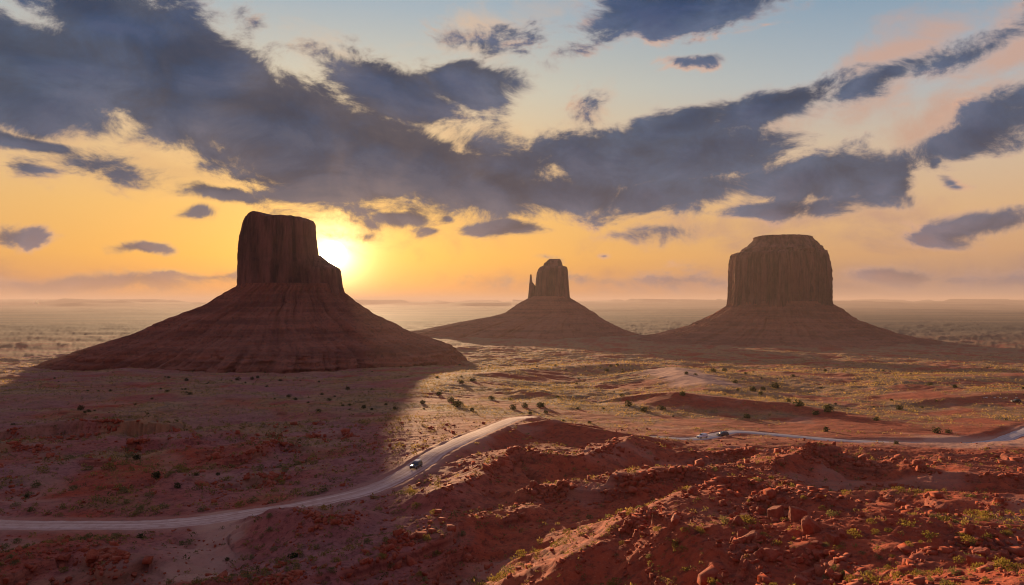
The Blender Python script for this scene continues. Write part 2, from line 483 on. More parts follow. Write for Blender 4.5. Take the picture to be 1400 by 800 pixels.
def terrain(x, y):
    """height, plus the masks veg / rock / pale of the ground cover"""
    shp = x.shape
    x, y = x.ravel().astype(float), y.ravel().astype(float)
    d = np.maximum(y, 0.5)
    r = np.hypot(x, y)
    px = 700 + x / d * F
    wx = x + 5 * fbm(x, y, 40, 2, 50)
    wy = y + 5 * fbm(x, y, 40, 2, 60)
    z = CZ - base_drop(wx, np.where(y > 60, wy, y))
    front = sst(-40, 20, y)
    # rough red badlands on the right and in the middle
    bad = sst(60, 90, r) * (1 - sst(235, 300, y)) * sst(330, 620, px) * front
    leftz = sst(90, 120, r) * (1 - sst(330, 480, y)) * (1 - sst(420, 560, px)) * front
    plain = 1.25 * sst(300, 420, y) * (1 - sst(2500, 6000, r))
    droad = np.minimum(near_path(x, y, PATH_A, 70)[0], near_path(x, y, PATH_B, 70)[0])
    calm = 0.15 + 0.85 * sst(8, 45, droad)
    z += bad * calm * (1.7 * (ridged(wx, wy, 44, 3, 3) - 0.55) + 0.4 * fbm(wx, wy, 15, 3, 8) - 0.3)
    z += leftz * calm * (2.1 * (ridged(wx, wy, 50, 3, 13) - 0.45) + 0.35 * fbm(wx, wy, 14, 3, 18) - 0.2)
    z += plain * (3.4 * fbm(x, y, 190, 3, 23) + 1.5 * fbm(x, y, 48, 4, 28, 0.6)) * sst(300, 560, y)
    for pts, sf, sb, rd in RIDGES:
        pw = [P(*p) for p in pts]
        xs, ys = [p[0] for p in pw], [p[1] for p in pw]
        reach = 90 if pw[0][1] < 320 else 260
        idx = np.nonzero((x > min(xs) - reach) & (x < max(xs) + reach) & (y > min(ys) - reach) & (y < max(ys) + reach))[0]
        if not len(idx):
            continue
        xx, yy = x[idx], y[idx]
        k = 1.0 if pw[0][1] < 320 else 3.0
        q, hz, sg, tt = seg_eval(xx + k * 1.8 * fbm(xx, yy, 16 * k, 3, 70), yy + k * 1.8 * fbm(xx, yy, 16 * k, 3, 80), pw, 5.0 if sf == 0.12 and k == 1 else 1.6)
        q = np.sqrt(q * q + rd * rd) - rd
        sl_ = np.where(sg > 0, sf, sb)
        gul = 1 + 0.22 * ridged(tt + 2 * fbm(xx, yy, 9 * k, 2, 90), q * 0.25, 7 * k, 3, 92) * np.clip(q / (5 * k), 0, 1)
        h = hz - q * sl_ * gul - 0.55 / k ** 1.4 * np.maximum(0, q - 20 * k)
        a = z[idx]
        w = 1.1 * k
        dlt = np.clip((h - a) / w, -30, 30)
        z[idx] = np.where(dlt > 0, h, a) + w * np.log1p(np.exp(-np.abs(dlt))) * 0.6
    # ledges of harder rock
    lm = np.clip(bad + leftz, 0, 1) * calm * sst(-0.05, 0.3, fbm(x, y, 30, 4, 33) + 0.10)
    near_r = sst(45, 60, r) * (1 - sst(120, 150, r)) * sst(850, 1000, px) * front
    lm = np.clip(lm + near_r * sst(-0.05, 0.35, fbm(x, y, 16, 3, 37)), 0, 1)
    step = 2.1
    qz = (z + 0.9 * fbm(x, y, 22, 2, 41)) / step
    fr = qz - np.floor(qz)
    z += lm * 0.92 * step * ((sst(0.68, 0.84, fr)) - fr)
    rock = lm * sst(0.45, 0.62, fr) * (1 - sst(0.9, 1.0, fr))
    amp = np.clip(bad + 0.8 * leftz + near_r, 0, 1)
    z += amp * (0.30 * fbm(x, y, 5.5, 4, 45, 0.6) + 0.16 * ridged(x, y, 2.4, 3, 47, 0.6) * (0.5 + lm)) + (1 - amp) * front * 0.25 * fbm(x, y, 9, 2, 49)
    # the slope below the viewpoint keeps clear of the view
    lim = CZ - (0.42 + 0.0 * r) * d
    low = sst(44, 60, r)
    z = np.where((y > 0) & (r < 60), np.minimum(z, lim * (1 - low) + z * low), z)
    # roads cut level
    for path, half in ((PATH_A, HALF_A), (PATH_B, HALF_B)):
        q, zr = near_path(x, y, path, 30)
        w = 1 - sst(half + 0.6, half + 7.5, q)
        z = z * (1 - w) + (zr - 0.12) * w
        berm = np.exp(-((q - half - 1.3) / 0.7) ** 2) * 0.30
        z += berm * (0.6 + 0.8 * fbm(x, y, 5, 2, 55))
    # far plain, and low mesas on the horizon
    z += sst(5000, 9000, r) * (14 * fbm(x, y, 1500, 3, 61))
    mesa = sst(15000, 24000, r) * sst(-0.25, 0.25, fbm(x, y, 7000, 3, 63) + 0.15 * np.sign(x))
    z += mesa * (120 + 80 * sst(0.0, 0.1, fbm(x, y, 5200, 3, 66)) + 8 * fbm(x, y, 900, 3, 67))
    # cover masks
    veg = sst(290, 360, y + 30 * fbm(x, y, 60, 3, 71)) * sst(-0.4, 0.3, fbm(x, y, 62, 5, 73, 0.62) + 0.12)
    veg *= 1 - 0.6 * (1 - sst(430, 560, px)) * sst(-0.25, 0.2, fbm(x, y, 110, 4, 74)) * (1 - sst(1000, 1300, y))
    veg = np.maximum(veg, 0.75 * leftz * sst(180, 240, y) * sst(-0.1, 0.35, fbm(x, y, 40, 4, 75)))
    veg = np.maximum(veg, 0.35 * leftz * sst(0.0, 0.5, fbm(x, y, 24, 4, 76)))
    dq, _, _, _ = seg_eval(x, y, [P(*p) for p in RIDGES[11][0]])
    dune = (1 - sst(16, 34, dq + 9 * fbm(x, y, 25, 4, 77))) * sst(495, 525, y)
    dq2, _, sg2, _ = seg_eval(x, y, [P(*p) for p in RIDGES[12][0]])
    face = (1 - sst(14, 34, dq2 + 8 * fbm(x, y, 30, 3, 78))) * (sg2 > 0)
    dq3, _, _, _ = seg_eval(x, y, [P(*p) for p in RIDGES[13][0]])
    veg *= (1 - dune) * (1 - 0.9 * face) * (1 - 0.7 * (1 - sst(8, 26, dq3)))
    da, _ = near_path(x, y, PATH_A, 40)
    db, _ = near_path(x, y, PATH_B, 40)
    dr = np.minimum(da, db)
    veg *= sst(5, 14, dr)
    jx, jy, _ = P(1345, 612, 276)
    junc = 1 - sst(10, 34, np.hypot((x - jx) * 0.6, (y - jy) * 1.2) + 6 * fbm(x, y, 14, 2, 79))
    wx0, wy0, _ = P(285, 765, 128)
    wash = 1 - sst(2.5, 8, np.abs((x - wx0) + 0.25 * (y - wy0)) + 3 * fbm(x, y, 8, 2, 81) + 40 * sst(22, 34, np.abs(y - wy0 - 6)))
    pale = np.clip(dune + junc + 0.7 * wash + 0.4 * (1 - sst(4.0, 7, dr)) + 0.35 * sst(0.25, 0.7, fbm(x, y, 26, 3, 83)), 0, 1)
    global MAUVE_SHADE
    MAUVE_SHADE = ((1 - sst(480, 700, px + 60 * fbm(x, y, 120, 3, 85))) * sst(-0.5, 0.3, fbm(x, y, 60, 4, 86) + 0.25) * front * (1 - sst(1300, 2500, r))).reshape(shp)  # mask for the purple tone of the left-hand shadow, painted into the soil
    return z.reshape(shp), veg.reshape(shp), np.clip(rock, 0, 1).reshape(shp), pale.reshape(shp)


def mesh_np(name, verts, faces, nside, mat=None, smooth=False, attrs=None, link=True):
    """mesh from numpy arrays: verts (n,3), faces (m, nside)"""
    me = bpy.data.meshes.new(name)
    n, m = len(verts), len(faces)
    me.vertices.add(n)
    me.vertices.foreach_set('co', np.ascontiguousarray(verts, dtype=np.float32).ravel())
    me.loops.add(m * nside)
    me.loops.foreach_set('vertex_index', np.ascontiguousarray(faces, dtype=np.int32).ravel())
    me.polygons.add(m)
    me.polygons.foreach_set('loop_start', np.arange(0, m * nside, nside, dtype=np.int32))
    me.polygons.foreach_set('loop_total', np.full(m, nside, dtype=np.int32))
    if smooth:
        me.polygons.foreach_set('use_smooth', np.ones(m, dtype=bool))
    me.update(calc_edges=True)
    for k, v in (attrs or {}).items():
        a = me.attributes.new(k, 'FLOAT', 'POINT')
        a.data.foreach_set('value', np.ascontiguousarray(v, dtype=np.float32).ravel())
    if mat:
        me.materials.append(mat)
    o = bpy.data.objects.new(name, me)
    if link:
        COL.objects.link(o)
    return o


# ------------------------------------------------------------------ materials
def new_mat(name):
    m = bpy.data.materials.new(name)
    m.use_nodes = True
    m.node_tree.nodes.clear()
    k = NT(m.node_tree)
    return m, k, k.n('ShaderNodeOutputMaterial')


def attr(k, name, kind='GEOMETRY'):
    return k.n('ShaderNodeAttribute', attribute_name=name, attribute_type=kind).outputs['Fac']


def bump(k, h, strength, dist, normal=None):
    b = k.n('ShaderNodeBump')
    b.inputs['Strength'].default_value = strength
    b.inputs['Distance'].default_value = dist
    k.put(b.inputs['Height'], h)
    if normal is not None:
        k.put(b.inputs['Normal'], normal)
    return b.outputs[0]


def principled(k, col, rough=0.9, normal=None, spec=0.2, **kw):
    b = k.n('ShaderNodeBsdfPrincipled')
    k.put(b.inputs['Base Color'], col)
    k.put(b.inputs['Roughness'], rough)
    b.inputs['Specular IOR Level'].default_value = spec
    if normal is not None:
        k.put(b.inputs['Normal'], normal)
    for a, v in kw.items():
        k.put(b.inputs[a.replace('_', ' ')], v)
    return b.outputs[0]


def ground_mat():
    m, k, out = new_mat('red_desert_soil')
    pos = k.n('ShaderNodeNewGeometry').outputs['Position']
    veg, rock, pale = attr(k, 'veg'), attr(k, 'rock'), attr(k, 'pale')
    n1 = k.noise(pos, 0.022, 5, 0.6)
    n2 = k.noise(pos, 0.35, 5, 0.65)
    n3 = k.noise(pos, 2.6, 4, 0.7)
    soil = k.mix(k.mr(n1, 0.35, 0.68), (0.36, 0.051, 0.018, 1), (0.43, 0.088, 0.036, 1))
    soil = k.mix(k.mr(n2, 0.42, 0.72), soil, (0.21, 0.038, 0.019, 1))
    soil = k.mix(k.m('MULTIPLY', k.mr(n3, 0.55, 0.75), 0.55), soil, (0.46, 0.17, 0.095, 1))
    soil = k.mix(k.m('MULTIPLY', k.mr(n3, 0.42, 0.28), 0.5), soil, (0.12, 0.028, 0.018, 1))
    mv = k.mix(k.mr(n2, 0.35, 0.7), (0.34, 0.135, 0.112, 1), (0.24, 0.085, 0.075, 1))  # soil colour carrying the purple of the shaded left ground
    soil = k.mix(k.m('MULTIPLY', attr(k, 'mauve_shade'), k.mr(n1, 0.3, 0.6, 0.5, 0.95)), soil, mv)
    zz = k.xyz(pos)[2]
    band = k.noise(k.comb(0.0, 0.0, k.m('MULTIPLY_ADD', n2, 0.6, zz)), 1.3, 3, 0.6)
    rk = k.mix(k.mr(band, 0.35, 0.65), (0.13, 0.030, 0.019, 1), (0.36, 0.11, 0.065, 1))
    soil = k.mix(k.m('MULTIPLY', rock, 0.75), soil, rk)
    n5, n6 = k.noise(pos, 0.95, 6, 0.72), k.noise(pos, 6.0, 3, 0.7)
    soil = k.mix(k.m('MULTIPLY', k.mr(n5, 0.50, 0.36), 0.7), soil, (0.10, 0.026, 0.018, 1))
    soil = k.mix(k.m('MULTIPLY', k.mr(n6, 0.60, 0.74), 0.6), soil, (0.50, 0.20, 0.12, 1))
    soil = k.mix(k.m('MULTIPLY', pale, 0.85), soil, k.mix(n2, (0.45, 0.20, 0.13, 1), (0.58, 0.34, 0.23, 1)))
    n4 = k.noise(pos, 0.12, 6, 0.7)
    vc = k.mix(k.mr(n4, 0.4, 0.65), (0.40, 0.215, 0.09, 1), (0.18, 0.11, 0.062, 1))
    soil = k.mix(k.m('MULTIPLY', veg, k.mr(n4, 0.25, 0.6, 0.45, 0.95)), soil, vc)
    px_, py_, _ = k.xyz(pos)[0:3]
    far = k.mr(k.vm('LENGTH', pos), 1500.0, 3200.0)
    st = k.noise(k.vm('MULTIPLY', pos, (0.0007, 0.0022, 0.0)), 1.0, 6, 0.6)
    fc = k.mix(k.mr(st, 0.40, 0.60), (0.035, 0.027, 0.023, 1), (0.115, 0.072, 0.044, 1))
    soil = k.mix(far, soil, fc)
    hgt = k.m('ADD', k.m('MULTIPLY', n2, 1.0), k.m('MULTIPLY', n3, 0.4))
    nb = bump(k, hgt, 0.55, 0.5)
    nb = bump(k, k.noise(pos, 9.0, 4, 0.7), 0.35, 0.06, nb)
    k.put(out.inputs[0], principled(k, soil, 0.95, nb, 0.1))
    return m


def leaf_mat(name, c0, c1, trans=0.45, inst=True):
    m, k, out = new_mat(name)
    v = attr(k, 'tone')
    if inst:
        v = k.m('MULTIPLY_ADD', k.n('ShaderNodeObjectInfo').outputs['Random'], 0.5, k.m('MULTIPLY', v, 0.5))
    c = k.mix(v, c0, c1)
    d, t = k.n('ShaderNodeBsdfDiffuse'), k.n('ShaderNodeBsdfTranslucent')
    k.put(d.inputs[0], c)
    k.put(t.inputs[0], k.mix(0.5, c, k.mix(1.0, c, (1.5, 1.3, 0.7, 1), 'MULTIPLY')))
    mx = k.n('ShaderNodeMixShader')
    mx.inputs[0].default_value = trans
    k.put(mx.inputs[1], d.outputs[0])
    k.put(mx.inputs[2], t.outputs[0])
    k.put(out.inputs[0], mx.outputs[0])
    return m


def rock_mat():
    m, k, out = new_mat('red_sandstone')
    pos = k.n('ShaderNodeNewGeometry').outputs['Position']
    n1, n2 = k.noise(pos, 1.1, 5, 0.6), k.noise(pos, 5.0, 5, 0.7)
    c = k.mix(k.mr(n1, 0.35, 0.65), (0.30, 0.050, 0.021, 1), (0.40, 0.10, 0.050, 1))
    c = k.mix(k.m('MULTIPLY', k.mr(n2, 0.5, 0.3), 0.6), c, (0.14, 0.04, 0.026, 1))
    rnd = k.n('ShaderNodeObjectInfo').outputs['Random']
    c = k.mix(k.m('MULTIPLY', rnd, 0.4), c, (0.2, 0.06, 0.038, 1))
    k.put(out.inputs[0], principled(k, c, 0.9, bump(k, n2, 0.6, 0.12), 0.15))
    return m


def cliff_mat():
    m, k, out = new_mat('butte_sandstone')
    pos = k.n('ShaderNodeNewGeometry').outputs['Position']
    st = k.noise(k.vm('MULTIPLY', pos, (0.075, 0.075, 0.006)), 1.0, 6, 0.65)
    n2 = k.noise(pos, 0.03, 5, 0.6)
    zb = k.noise(k.vm('MULTIPLY', pos, (0.002, 0.002, 0.11)), 1.0, 4, 0.6)
    c = k.mix(k.mr(st, 0.36, 0.62), (0.05, 0.023, 0.018, 1), (0.235, 0.10, 0.07, 1))
    c = k.mix(k.m('MULTIPLY', k.mr(n2, 0.45, 0.7), 0.5), c, (0.19, 0.075, 0.05, 1))
    c = k.mix(k.m('MULTIPLY', k.mr(zb, 0.52, 0.66), 0.35), c, (0.13, 0.055, 0.04, 1))
    k.put(out.inputs[0], principled(k, c, 0.92, bump(k, st, 0.8, 4.0), 0.1))
    return m


def talus_mat():
    m, k, out = new_mat('talus_scree')
    pos = k.n('ShaderNodeNewGeometry').outputs['Position']
    zb = k.noise(k.vm('MULTIPLY', pos, (0.003, 0.003, 0.12)), 1.0, 4, 0.65)
    n2, n3 = k.noise(pos, 0.03, 6, 0.68), k.noise(pos, 0.22, 5, 0.7)
    c = k.mix(k.mr(k.m('MULTIPLY_ADD', n2, 0.9, zb), 0.75, 1.15), (0.19, 0.062, 0.036, 1), (0.36, 0.122, 0.066, 1))
    c = k.mix(k.m('MULTIPLY', k.mr(n2, 0.45, 0.65), 0.6), c, (0.24, 0.085, 0.05, 1))
    c = k.mix(k.m('MULTIPLY', k.mr(n3, 0.5, 0.36), 0.6), c, (0.10, 0.05, 0.035, 1))
    k.put(out.inputs[0], principled(k, c, 0.95, bump(k, k.m('ADD', n2, k.m('MULTIPLY', n3, 0.4)), 0.7, 3.0), 0.1))
    return m


def road_mat(name, c0, c1, c2):
    m, k, out = new_mat(name)
    uv = k.n('ShaderNodeUVMap').outputs[0]
    al, ac, _ = k.xyz(uv)[0:3]
    pos = k.n('ShaderNodeNewGeometry').outputs['Position']
    tr = k.noise(k.comb(k.m('MULTIPLY', al, 0.02), k.m('MULTIPLY', ac, 1.3), 0.0), 1.0, 5, 0.6)
    n2 = k.noise(pos, 0.5, 5, 0.65)
    wob = k.m('MULTIPLY_ADD', k.noise(k.comb(k.m('MULTIPLY', al, 0.04), 0.0, 0.0), 1.0, 3), 1.4, ac)
    rut = k.mr(k.m('ABSOLUTE', k.m('SUBTRACT', k.m('ABSOLUTE', k.m('SUBTRACT', k.m('ABSOLUTE', k.m('SUBTRACT', wob, 0.7)), 1.5)), 0.8)), 0.08, 0.34, 1.0, 0.0)
    c = k.mix(k.mr(tr, 0.36, 0.64), c0, c1)
    c = k.mix(k.m('MULTIPLY', rut, k.mr(n2, 0.3, 0.6, 0.2, 0.6)), c, c2)
    c = k.mix(k.m('MULTIPLY', k.mr(n2, 0.45, 0.7), 0.5), c, c2)
    k.put(out.inputs[0], principled(k, c, 0.9, bump(k, k.m('ADD', tr, n2), 0.4, 0.12), 0.2))
    return m


def plain_mat(name, col, rough=0.5, metal=0.0, spec=0.4):
    m, k, out = new_mat(name)
    pos = k.n('ShaderNodeTexCoord').outputs['Object']
    n = k.noise(pos, 4.0, 4, 0.6)
    c = k.mix(k.m('MULTIPLY', k.mr(n, 0.45, 0.75), 0.3), (*col, 1), (col[0] * .6 + .10, col[1] * .6 + .05, col[2] * .6 + .03, 1))
    k.put(out.inputs[0], principled(k, c, rough, None, spec, Metallic=metal))
    return m


M_GROUND, M_ROCK, M_CLIFF, M_TALUS = ground_mat(), rock_mat(), cliff_mat(), talus_mat()
M_ROADA = road_mat('packed_red_dirt', (0.50, 0.27, 0.20, 1), (0.66, 0.43, 0.34, 1), (0.40, 0.18, 0.12, 1))
M_ROADB = road_mat('pale_gravel', (0.42, 0.32, 0.29, 1), (0.56, 0.45, 0.42, 1), (0.40, 0.27, 0.22, 1))
M_BRUSH = leaf_mat('rabbitbrush_leaves', (0.14, 0.115, 0.032, 1), (0.27, 0.20, 0.05, 1))
M_SAGE = leaf_mat('sagebrush_leaves', (0.105, 0.11, 0.05, 1), (0.20, 0.17, 0.075, 1))
M_JUN = leaf_mat('juniper_leaves', (0.030, 0.040, 0.018, 1), (0.075, 0.075, 0.028, 1), 0.25)
M_STRAW = leaf_mat('dry_grass', (0.20, 0.145, 0.07, 1), (0.50, 0.32, 0.13, 1), 0.6, False)
M_SAGE2 = leaf_mat('scrub_leaves', (0.05, 0.05, 0.026, 1), (0.34, 0.24, 0.085, 1), 0.5, False)
M_TWIG = plain_mat('grey_brown_wood', (0.12, 0.08, 0.055), 0.9)

# ------------------------------------------------------------------ the ground: one polar sheet to the horizon
fr_az = np.arange(-41, 41.001, 0.072)
side = np.arange(41.4, 75, 0.7)
rear = np.arange(76, 284, 4.0)
az_all = R(1) * np.concatenate([fr_az, side, rear, -side[::-1]])
rad = np.concatenate([[1.5, 3, 5], np.geomspace(8, 44, 40)[:-1], np.geomspace(44, 430, 620)[:-1], np.geomspace(430, 1700, 340)[:-1], np.geomspace(1700, 46000, 130)])
AZ, RR = np.meshgrid(az_all, rad, indexing='ij')
GX, GY = RR * np.sin(AZ), RR * np.cos(AZ)
GZ, GV, GR, GP = terrain(GX, GY)
GM = MAUVE_SHADE
na, nr = AZ.shape
ii = np.arange(na)
a0 = ii[:, None] * nr + np.arange(nr - 1)[None, :]
b0 = ((ii + 1) % na)[:, None] * nr + np.arange(nr - 1)[None, :]
quads = np.stack([a0, a0 + 1, b0 + 1, b0], -1).reshape(-1, 4)
# small plate under the viewpoint closes the middle of the sheet
vv = np.stack([GX, GY, GZ], -1).reshape(-1, 3)
cidx = len(vv)
vv = np.vstack([vv, [[0, 0, CZ - 1.7]]])
inner = ii * nr
cap = np.stack([inner, np.roll(inner, -1), np.full(na, cidx), np.full(na, cidx)], -1)
ext = lambda g: np.append(g.ravel(), 0.0)
me_tri = np.vstack([quads])
ground = mesh_np('ground', vv, me_tri, 4, M_GROUND, True, {'veg': ext(GV), 'rock': ext(GR), 'pale': ext(GP), 'mauve_shade': ext(GM)})
bmg = bmesh.new()
bmg.from_mesh(ground.data)
bmg.verts.ensure_lookup_table()
for i in range(na):
    bmg.faces.new((bmg.verts[cidx], bmg.verts[int(inner[(i + 1) % na])], bmg.verts[int(inner[i])]))
bmg.normal_update()
bmg.to_mesh(ground.data)
bmg.free()
ground['kind'] = 'structure'
ground.data.polygons.foreach_set('use_smooth', np.ones(len(ground.data.polygons), dtype=bool))

# what can be seen from the viewpoint (front sector only)
NF = len(fr_az)
SLOPE = (GZ[:NF] - CZ) / RR[:NF]
RUN = np.maximum.accumulate(SLOPE, axis=1)


def visible(x, y, z, eps=0.004):
    r = np.hypot(x, y)
    a = np.degrees(np.arctan2(x, y))
    i = np.clip(np.round((a - fr_az[0]) / 0.072).astype(int), 0, NF - 1)
    j = np.clip(np.searchsorted(rad, r) - 2, 0, nr - 1)
    return (z - CZ) / r > RUN[i, j] - eps


def zat(x, y):
    return terrain(np.atleast_1d(np.asarray(x, float)), np.atleast_1d(np.asarray(y, float)))[0]


def hit(px, py):
    """ground point seen at photo pixel (px, py)"""
    u, v = (px - 700) / F, -(py - HY) / F
    a = math.degrees(math.atan(u))
    i = int(np.clip(round((a - fr_az[0]) / 0.072), 0, NF - 1))
    s = v * math.cos(math.atan(u))
    j = int(np.argmax(RUN[i] >= s))
    j = max(j, 1)
    f = (s - RUN[i, j - 1]) / max(1e-9, RUN[i, j] - RUN[i, j - 1])
    r = rad[j - 1] + np.clip(f, 0, 1) * (rad[j] - rad[j - 1])
    x, y = r * math.sin(math.radians(a)), r * math.cos(math.radians(a))
    return x, y, float(zat(x, y)[0])


# ------------------------------------------------------------------ haze
def build_haze():
    m, k, out = new_mat('thin_dawn_haze')
    v = k.n('ShaderNodeVolumePrincipled')
    v.inputs['Color'].default_value = (0.58, 0.47, 0.43, 1)
    v.inputs['Density'].default_value = HAZE_DENSITY
    v.inputs['Anisotropy'].default_value = HAZE_G
    k.put(out.inputs['Volume'], v.outputs[0])
    lo, hi, w = float(GZ.min()) - 1.0, 330.0, 46500.0
    V = [(sx * w, sy * w, h) for h in (lo, hi) for sy in (-1, 1) for sx in (-1, 1)]
    Fc = [(0, 2, 3, 1), (4, 5, 7, 6), (0, 1, 5, 4), (2, 6, 7, 3), (0, 4, 6, 2), (1, 3, 7, 5)]
    me = bpy.data.meshes.new('haze')
    me.from_pydata(V, [], Fc)
    me.materials.append(m)
    o = bpy.data.objects.new('haze', me)
    COL.objects.link(o)
    o['kind'] = 'stuff'


HAZE_DENSITY, HAZE_G = 5.2e-5, 0.15
build_haze()


# ------------------------------------------------------------------ things: tags
def tag(o, label=None, cat=None, group=None, kind=None):
    for k_, v_ in (('label', label), ('category', cat), ('group', group), ('kind', kind)):
        if v_:
            o[k_] = v_
    return o


def empty(name, loc, rz=0.0):
    o = bpy.data.objects.new(name, None)
    o.empty_display_size = 1.0
    o.location = loc
    o.rotation_euler = (0, 0, rz)
    COL.objects.link(o)
    return o


def parent(o, p):
    o.parent = p
    return o


# ------------------------------------------------------------------ buttes
def stack(name, root, D, rows, mat, nth=420, nlev=110, ratio=0.8, power=2.8, flute=0.05, fl_n=26, big=0.05, seed=0, strata=0.0, lift=None, rough_top=2.0, rough=0.0):
    """rock body: rows (py, left px, right px) give its outline at depth D; the plan is a fluted rounded block"""
    k = D / F
    rows = np.array(rows, float)
    zr = CZ - (rows[:, 0] - HY) * k
    cx = ((rows[:, 1] + rows[:, 2]) / 2 - 700) * k
    hw = (rows[:, 2] - rows[:, 1]) / 2 * k * FIT.get(D, 1.0)
    cum = np.concatenate([[0], np.cumsum(np.hypot(np.diff(zr), np.diff(hw)))])
    s = np.linspace(0, cum[-1], nlev)
    Z, CX, HW = np.interp(s, cum, zr), np.interp(s, cum, cx), np.interp(s, cum, hw)
    th = np.linspace(0, 2 * np.pi, nth, endpoint=False)
    TH, ZZ = np.meshgrid(th, Z)
    HWg, CXg = np.repeat(HW[:, None], nth, 1), np.repeat(CX[:, None], nth, 1)
    c, sn = np.cos(TH), np.sin(TH)
    rs = (np.abs(c) ** power + np.abs(sn) ** power) ** (-1 / power)
    ux, uy = c * 3.0, sn * 3.0
    hh = (ZZ - Z.min()) / max(1.0, np.ptp(Z))
    # cracks and buttresses run vertically: noise over the angle, hardly over the height
    q1 = perlin(ux * fl_n / 9 + 5 + seed, uy * fl_n / 9 + hh * 0.8, seed + 3)
    q2 = perlin(ux * fl_n / 3.2 + seed, uy * fl_n / 3.2 + hh * 1.6, seed + 5)
    q3 = perlin(ux * fl_n / 1.1 + seed, uy * fl_n / 1.1 + hh * 5, seed + 7)
    n = big * perlin(ux * 0.9 + seed, uy * 0.9, seed + 9) - flute * (np.abs(q1) * 1.2 - 0.35) - flute * 0.6 * (np.abs(q2) - 0.25) + flute * 0.25 * q3
    if strata:
        zz_ = ZZ + 2.5 * k * perlin(ux * 1.1, uy * 1.1, seed + 13)
        q = zz_ / (6.5 * k)
        fr_ = q - np.floor(q)
        patch = sst(-0.25, 0.25, perlin(ux * 1.4 + 3, np.floor(q) * 1.7 + uy * 0.8, seed + 15))
        n += strata * 4.5 * (sst(0.55, 0.8, fr_) - fr_) * patch * (0.35 + 0.65 * sst(0.75, 0.1, hh)) * -1.0 + strata * perlin(ZZ / (3.5 * k) + seed, ux * 0.6 + 7, seed + 12)
    if rough and strata and nlev > 100:
        n += (1 - hh) ** 1.5 * (0.10 * perlin(ux * 1.7 + seed, uy * 1.7, seed + 30) + 0.07 * perlin(ux * 4.3, uy * 4.3 + seed, seed + 31) + 0.04 * perlin(ux * 10, uy * 10, seed + 32))
    if rough:
        n += rough * (perlin(ux * 4 + 3, hh * 9, seed + 20) + 0.7 * perlin(ux * 9, hh * 20 + uy * 3, seed + 21) + 0.5 * perlin(ux * 19 + uy * 7, hh * 44, seed + 22))
    edge = np.abs(c)
    crack = (1 - np.clip(np.abs(q2) * 5, 0, 1)) ** 2 + 0.7 * (1 - np.clip(np.abs(q1) * 7, 0, 1)) ** 2
    n -= flute * (0.0 if strata else 0.9) * crack * (0.4 + 0.6 * sst(-0.3, 0.4, perlin(ux * 2 + 9, hh * 2.2, seed + 17)))
    n = n * (1 - 0.35 * edge ** 6)
    X = CXg + HWg * rs * c * (1 + n)
    Y = D + HWg * ratio * rs * sn * (1 + n)
    if lift is not None:
        px = 700 + X / k
        ZZ = ZZ + lift(px) * k * sst(0.86, 1.0, hh)
    ZZ = ZZ + rough_top * perlin(X / 9, Y / 9, seed) * sst(0.9, 1.0, hh) * 0.5
    V = np.stack([X, Y, ZZ], -1).reshape(-1, 3)
    a = np.arange(nlev - 1)[:, None] * nth + np.arange(nth)[None, :]
    b = np.arange(nlev - 1)[:, None] * nth + ((np.arange(nth) + 1) % nth)[None, :]
    Fq = np.stack([a, a + nth, b + nth, b], -1).reshape(-1, 4)
    # the top closes to a short ridge
    top = V[:nth]
    ctr = top.mean(0)
    rings, base_i = [], len(V)
    for f in (0.66, 0.33, 0.02):
        p = ctr + (top - ctr) * f
        p[:, 2] = top[:, 2] * f + ctr[2] * (1 - f) + 0.6 * perlin(p[:, 0] / 7, p[:, 1] / 7, seed + 2)
        rings.append(p)
    V = np.vstack([V] + rings)
    prev = np.arange(nth)
    allq = [Fq]
    for i in range(3):
        cur = base_i + i * nth + np.arange(nth)
        allq.append(np.stack([prev, np.roll(prev, -1), np.roll(cur, -1), cur], -1))
        prev = cur
    V = V - np.array(root.location)
    o = mesh_np(name, V, np.vstack(allq), 4, mat, True)
    o.parent = root
    return o


FIT = {1184.0: 0.97, 2060.0: 0.95, 2450.0: 0.97}


def butte_root(px, D, label, name='butte'):
    x, y, _ = P(px, HY, D)
    e = empty(name, (x, y, 0.0))
    tag(e, label, 'butte', 'sandstone buttes on the valley floor')
    return e


W_D, M_D, E_D = 1184.0, 2060.0, 2450.0
west = butte_root(398, W_D, 'large butte with the rising sun at its stepped edge')
stack('tower', west, W_D, [(297, 346, 420), (298.5, 339, 427), (304, 336.5, 429.5), (312, 334.5, 430), (325, 331.3, 430.8), (338, 329.6, 432.5), (349, 329, 434), (365, 329, 440), (392, 329, 446), (402, 328, 448)],
      M_CLIFF, 700, 120, 0.75, 3.0, 0.05, 30, 0.06, 1, rough=0.006, lift=lambda p: 5.5 * np.exp(-((p - 356) / 11) ** 4) - 3.0 * sst(395, 430, p))
stack('shoulder', west, W_D, [(349.5, 424, 437), (353, 424, 442), (358, 424, 448), (363, 424, 456), (367, 424, 462.5), (370, 423, 464), (383, 422, 465.5), (392, 420, 466.5), (404, 418, 469)],
      M_CLIFF, 300, 70, 1.5, 3.0, 0.03, 20, 0.03, 4)
stack('talus_slope', west, W_D, [(388, 331, 464), (392, 328.5, 467), (400, 315, 470), (412, 297, 483), (414.5, 295, 487), (421, 278, 495), (429, 259, 506), (441, 230, 532), (448, 217, 545), (455, 202, 560), (464, 174, 586),
      (470, 156, 604), (478, 134, 618), (486, 114, 628), (498, 94, 638), (515, 70, 655)], M_TALUS, 700, 150, 0.86, 2.1, 0.11, 34, 0.05, 6, strata=0.007, rough=0.02, rough_top=0)

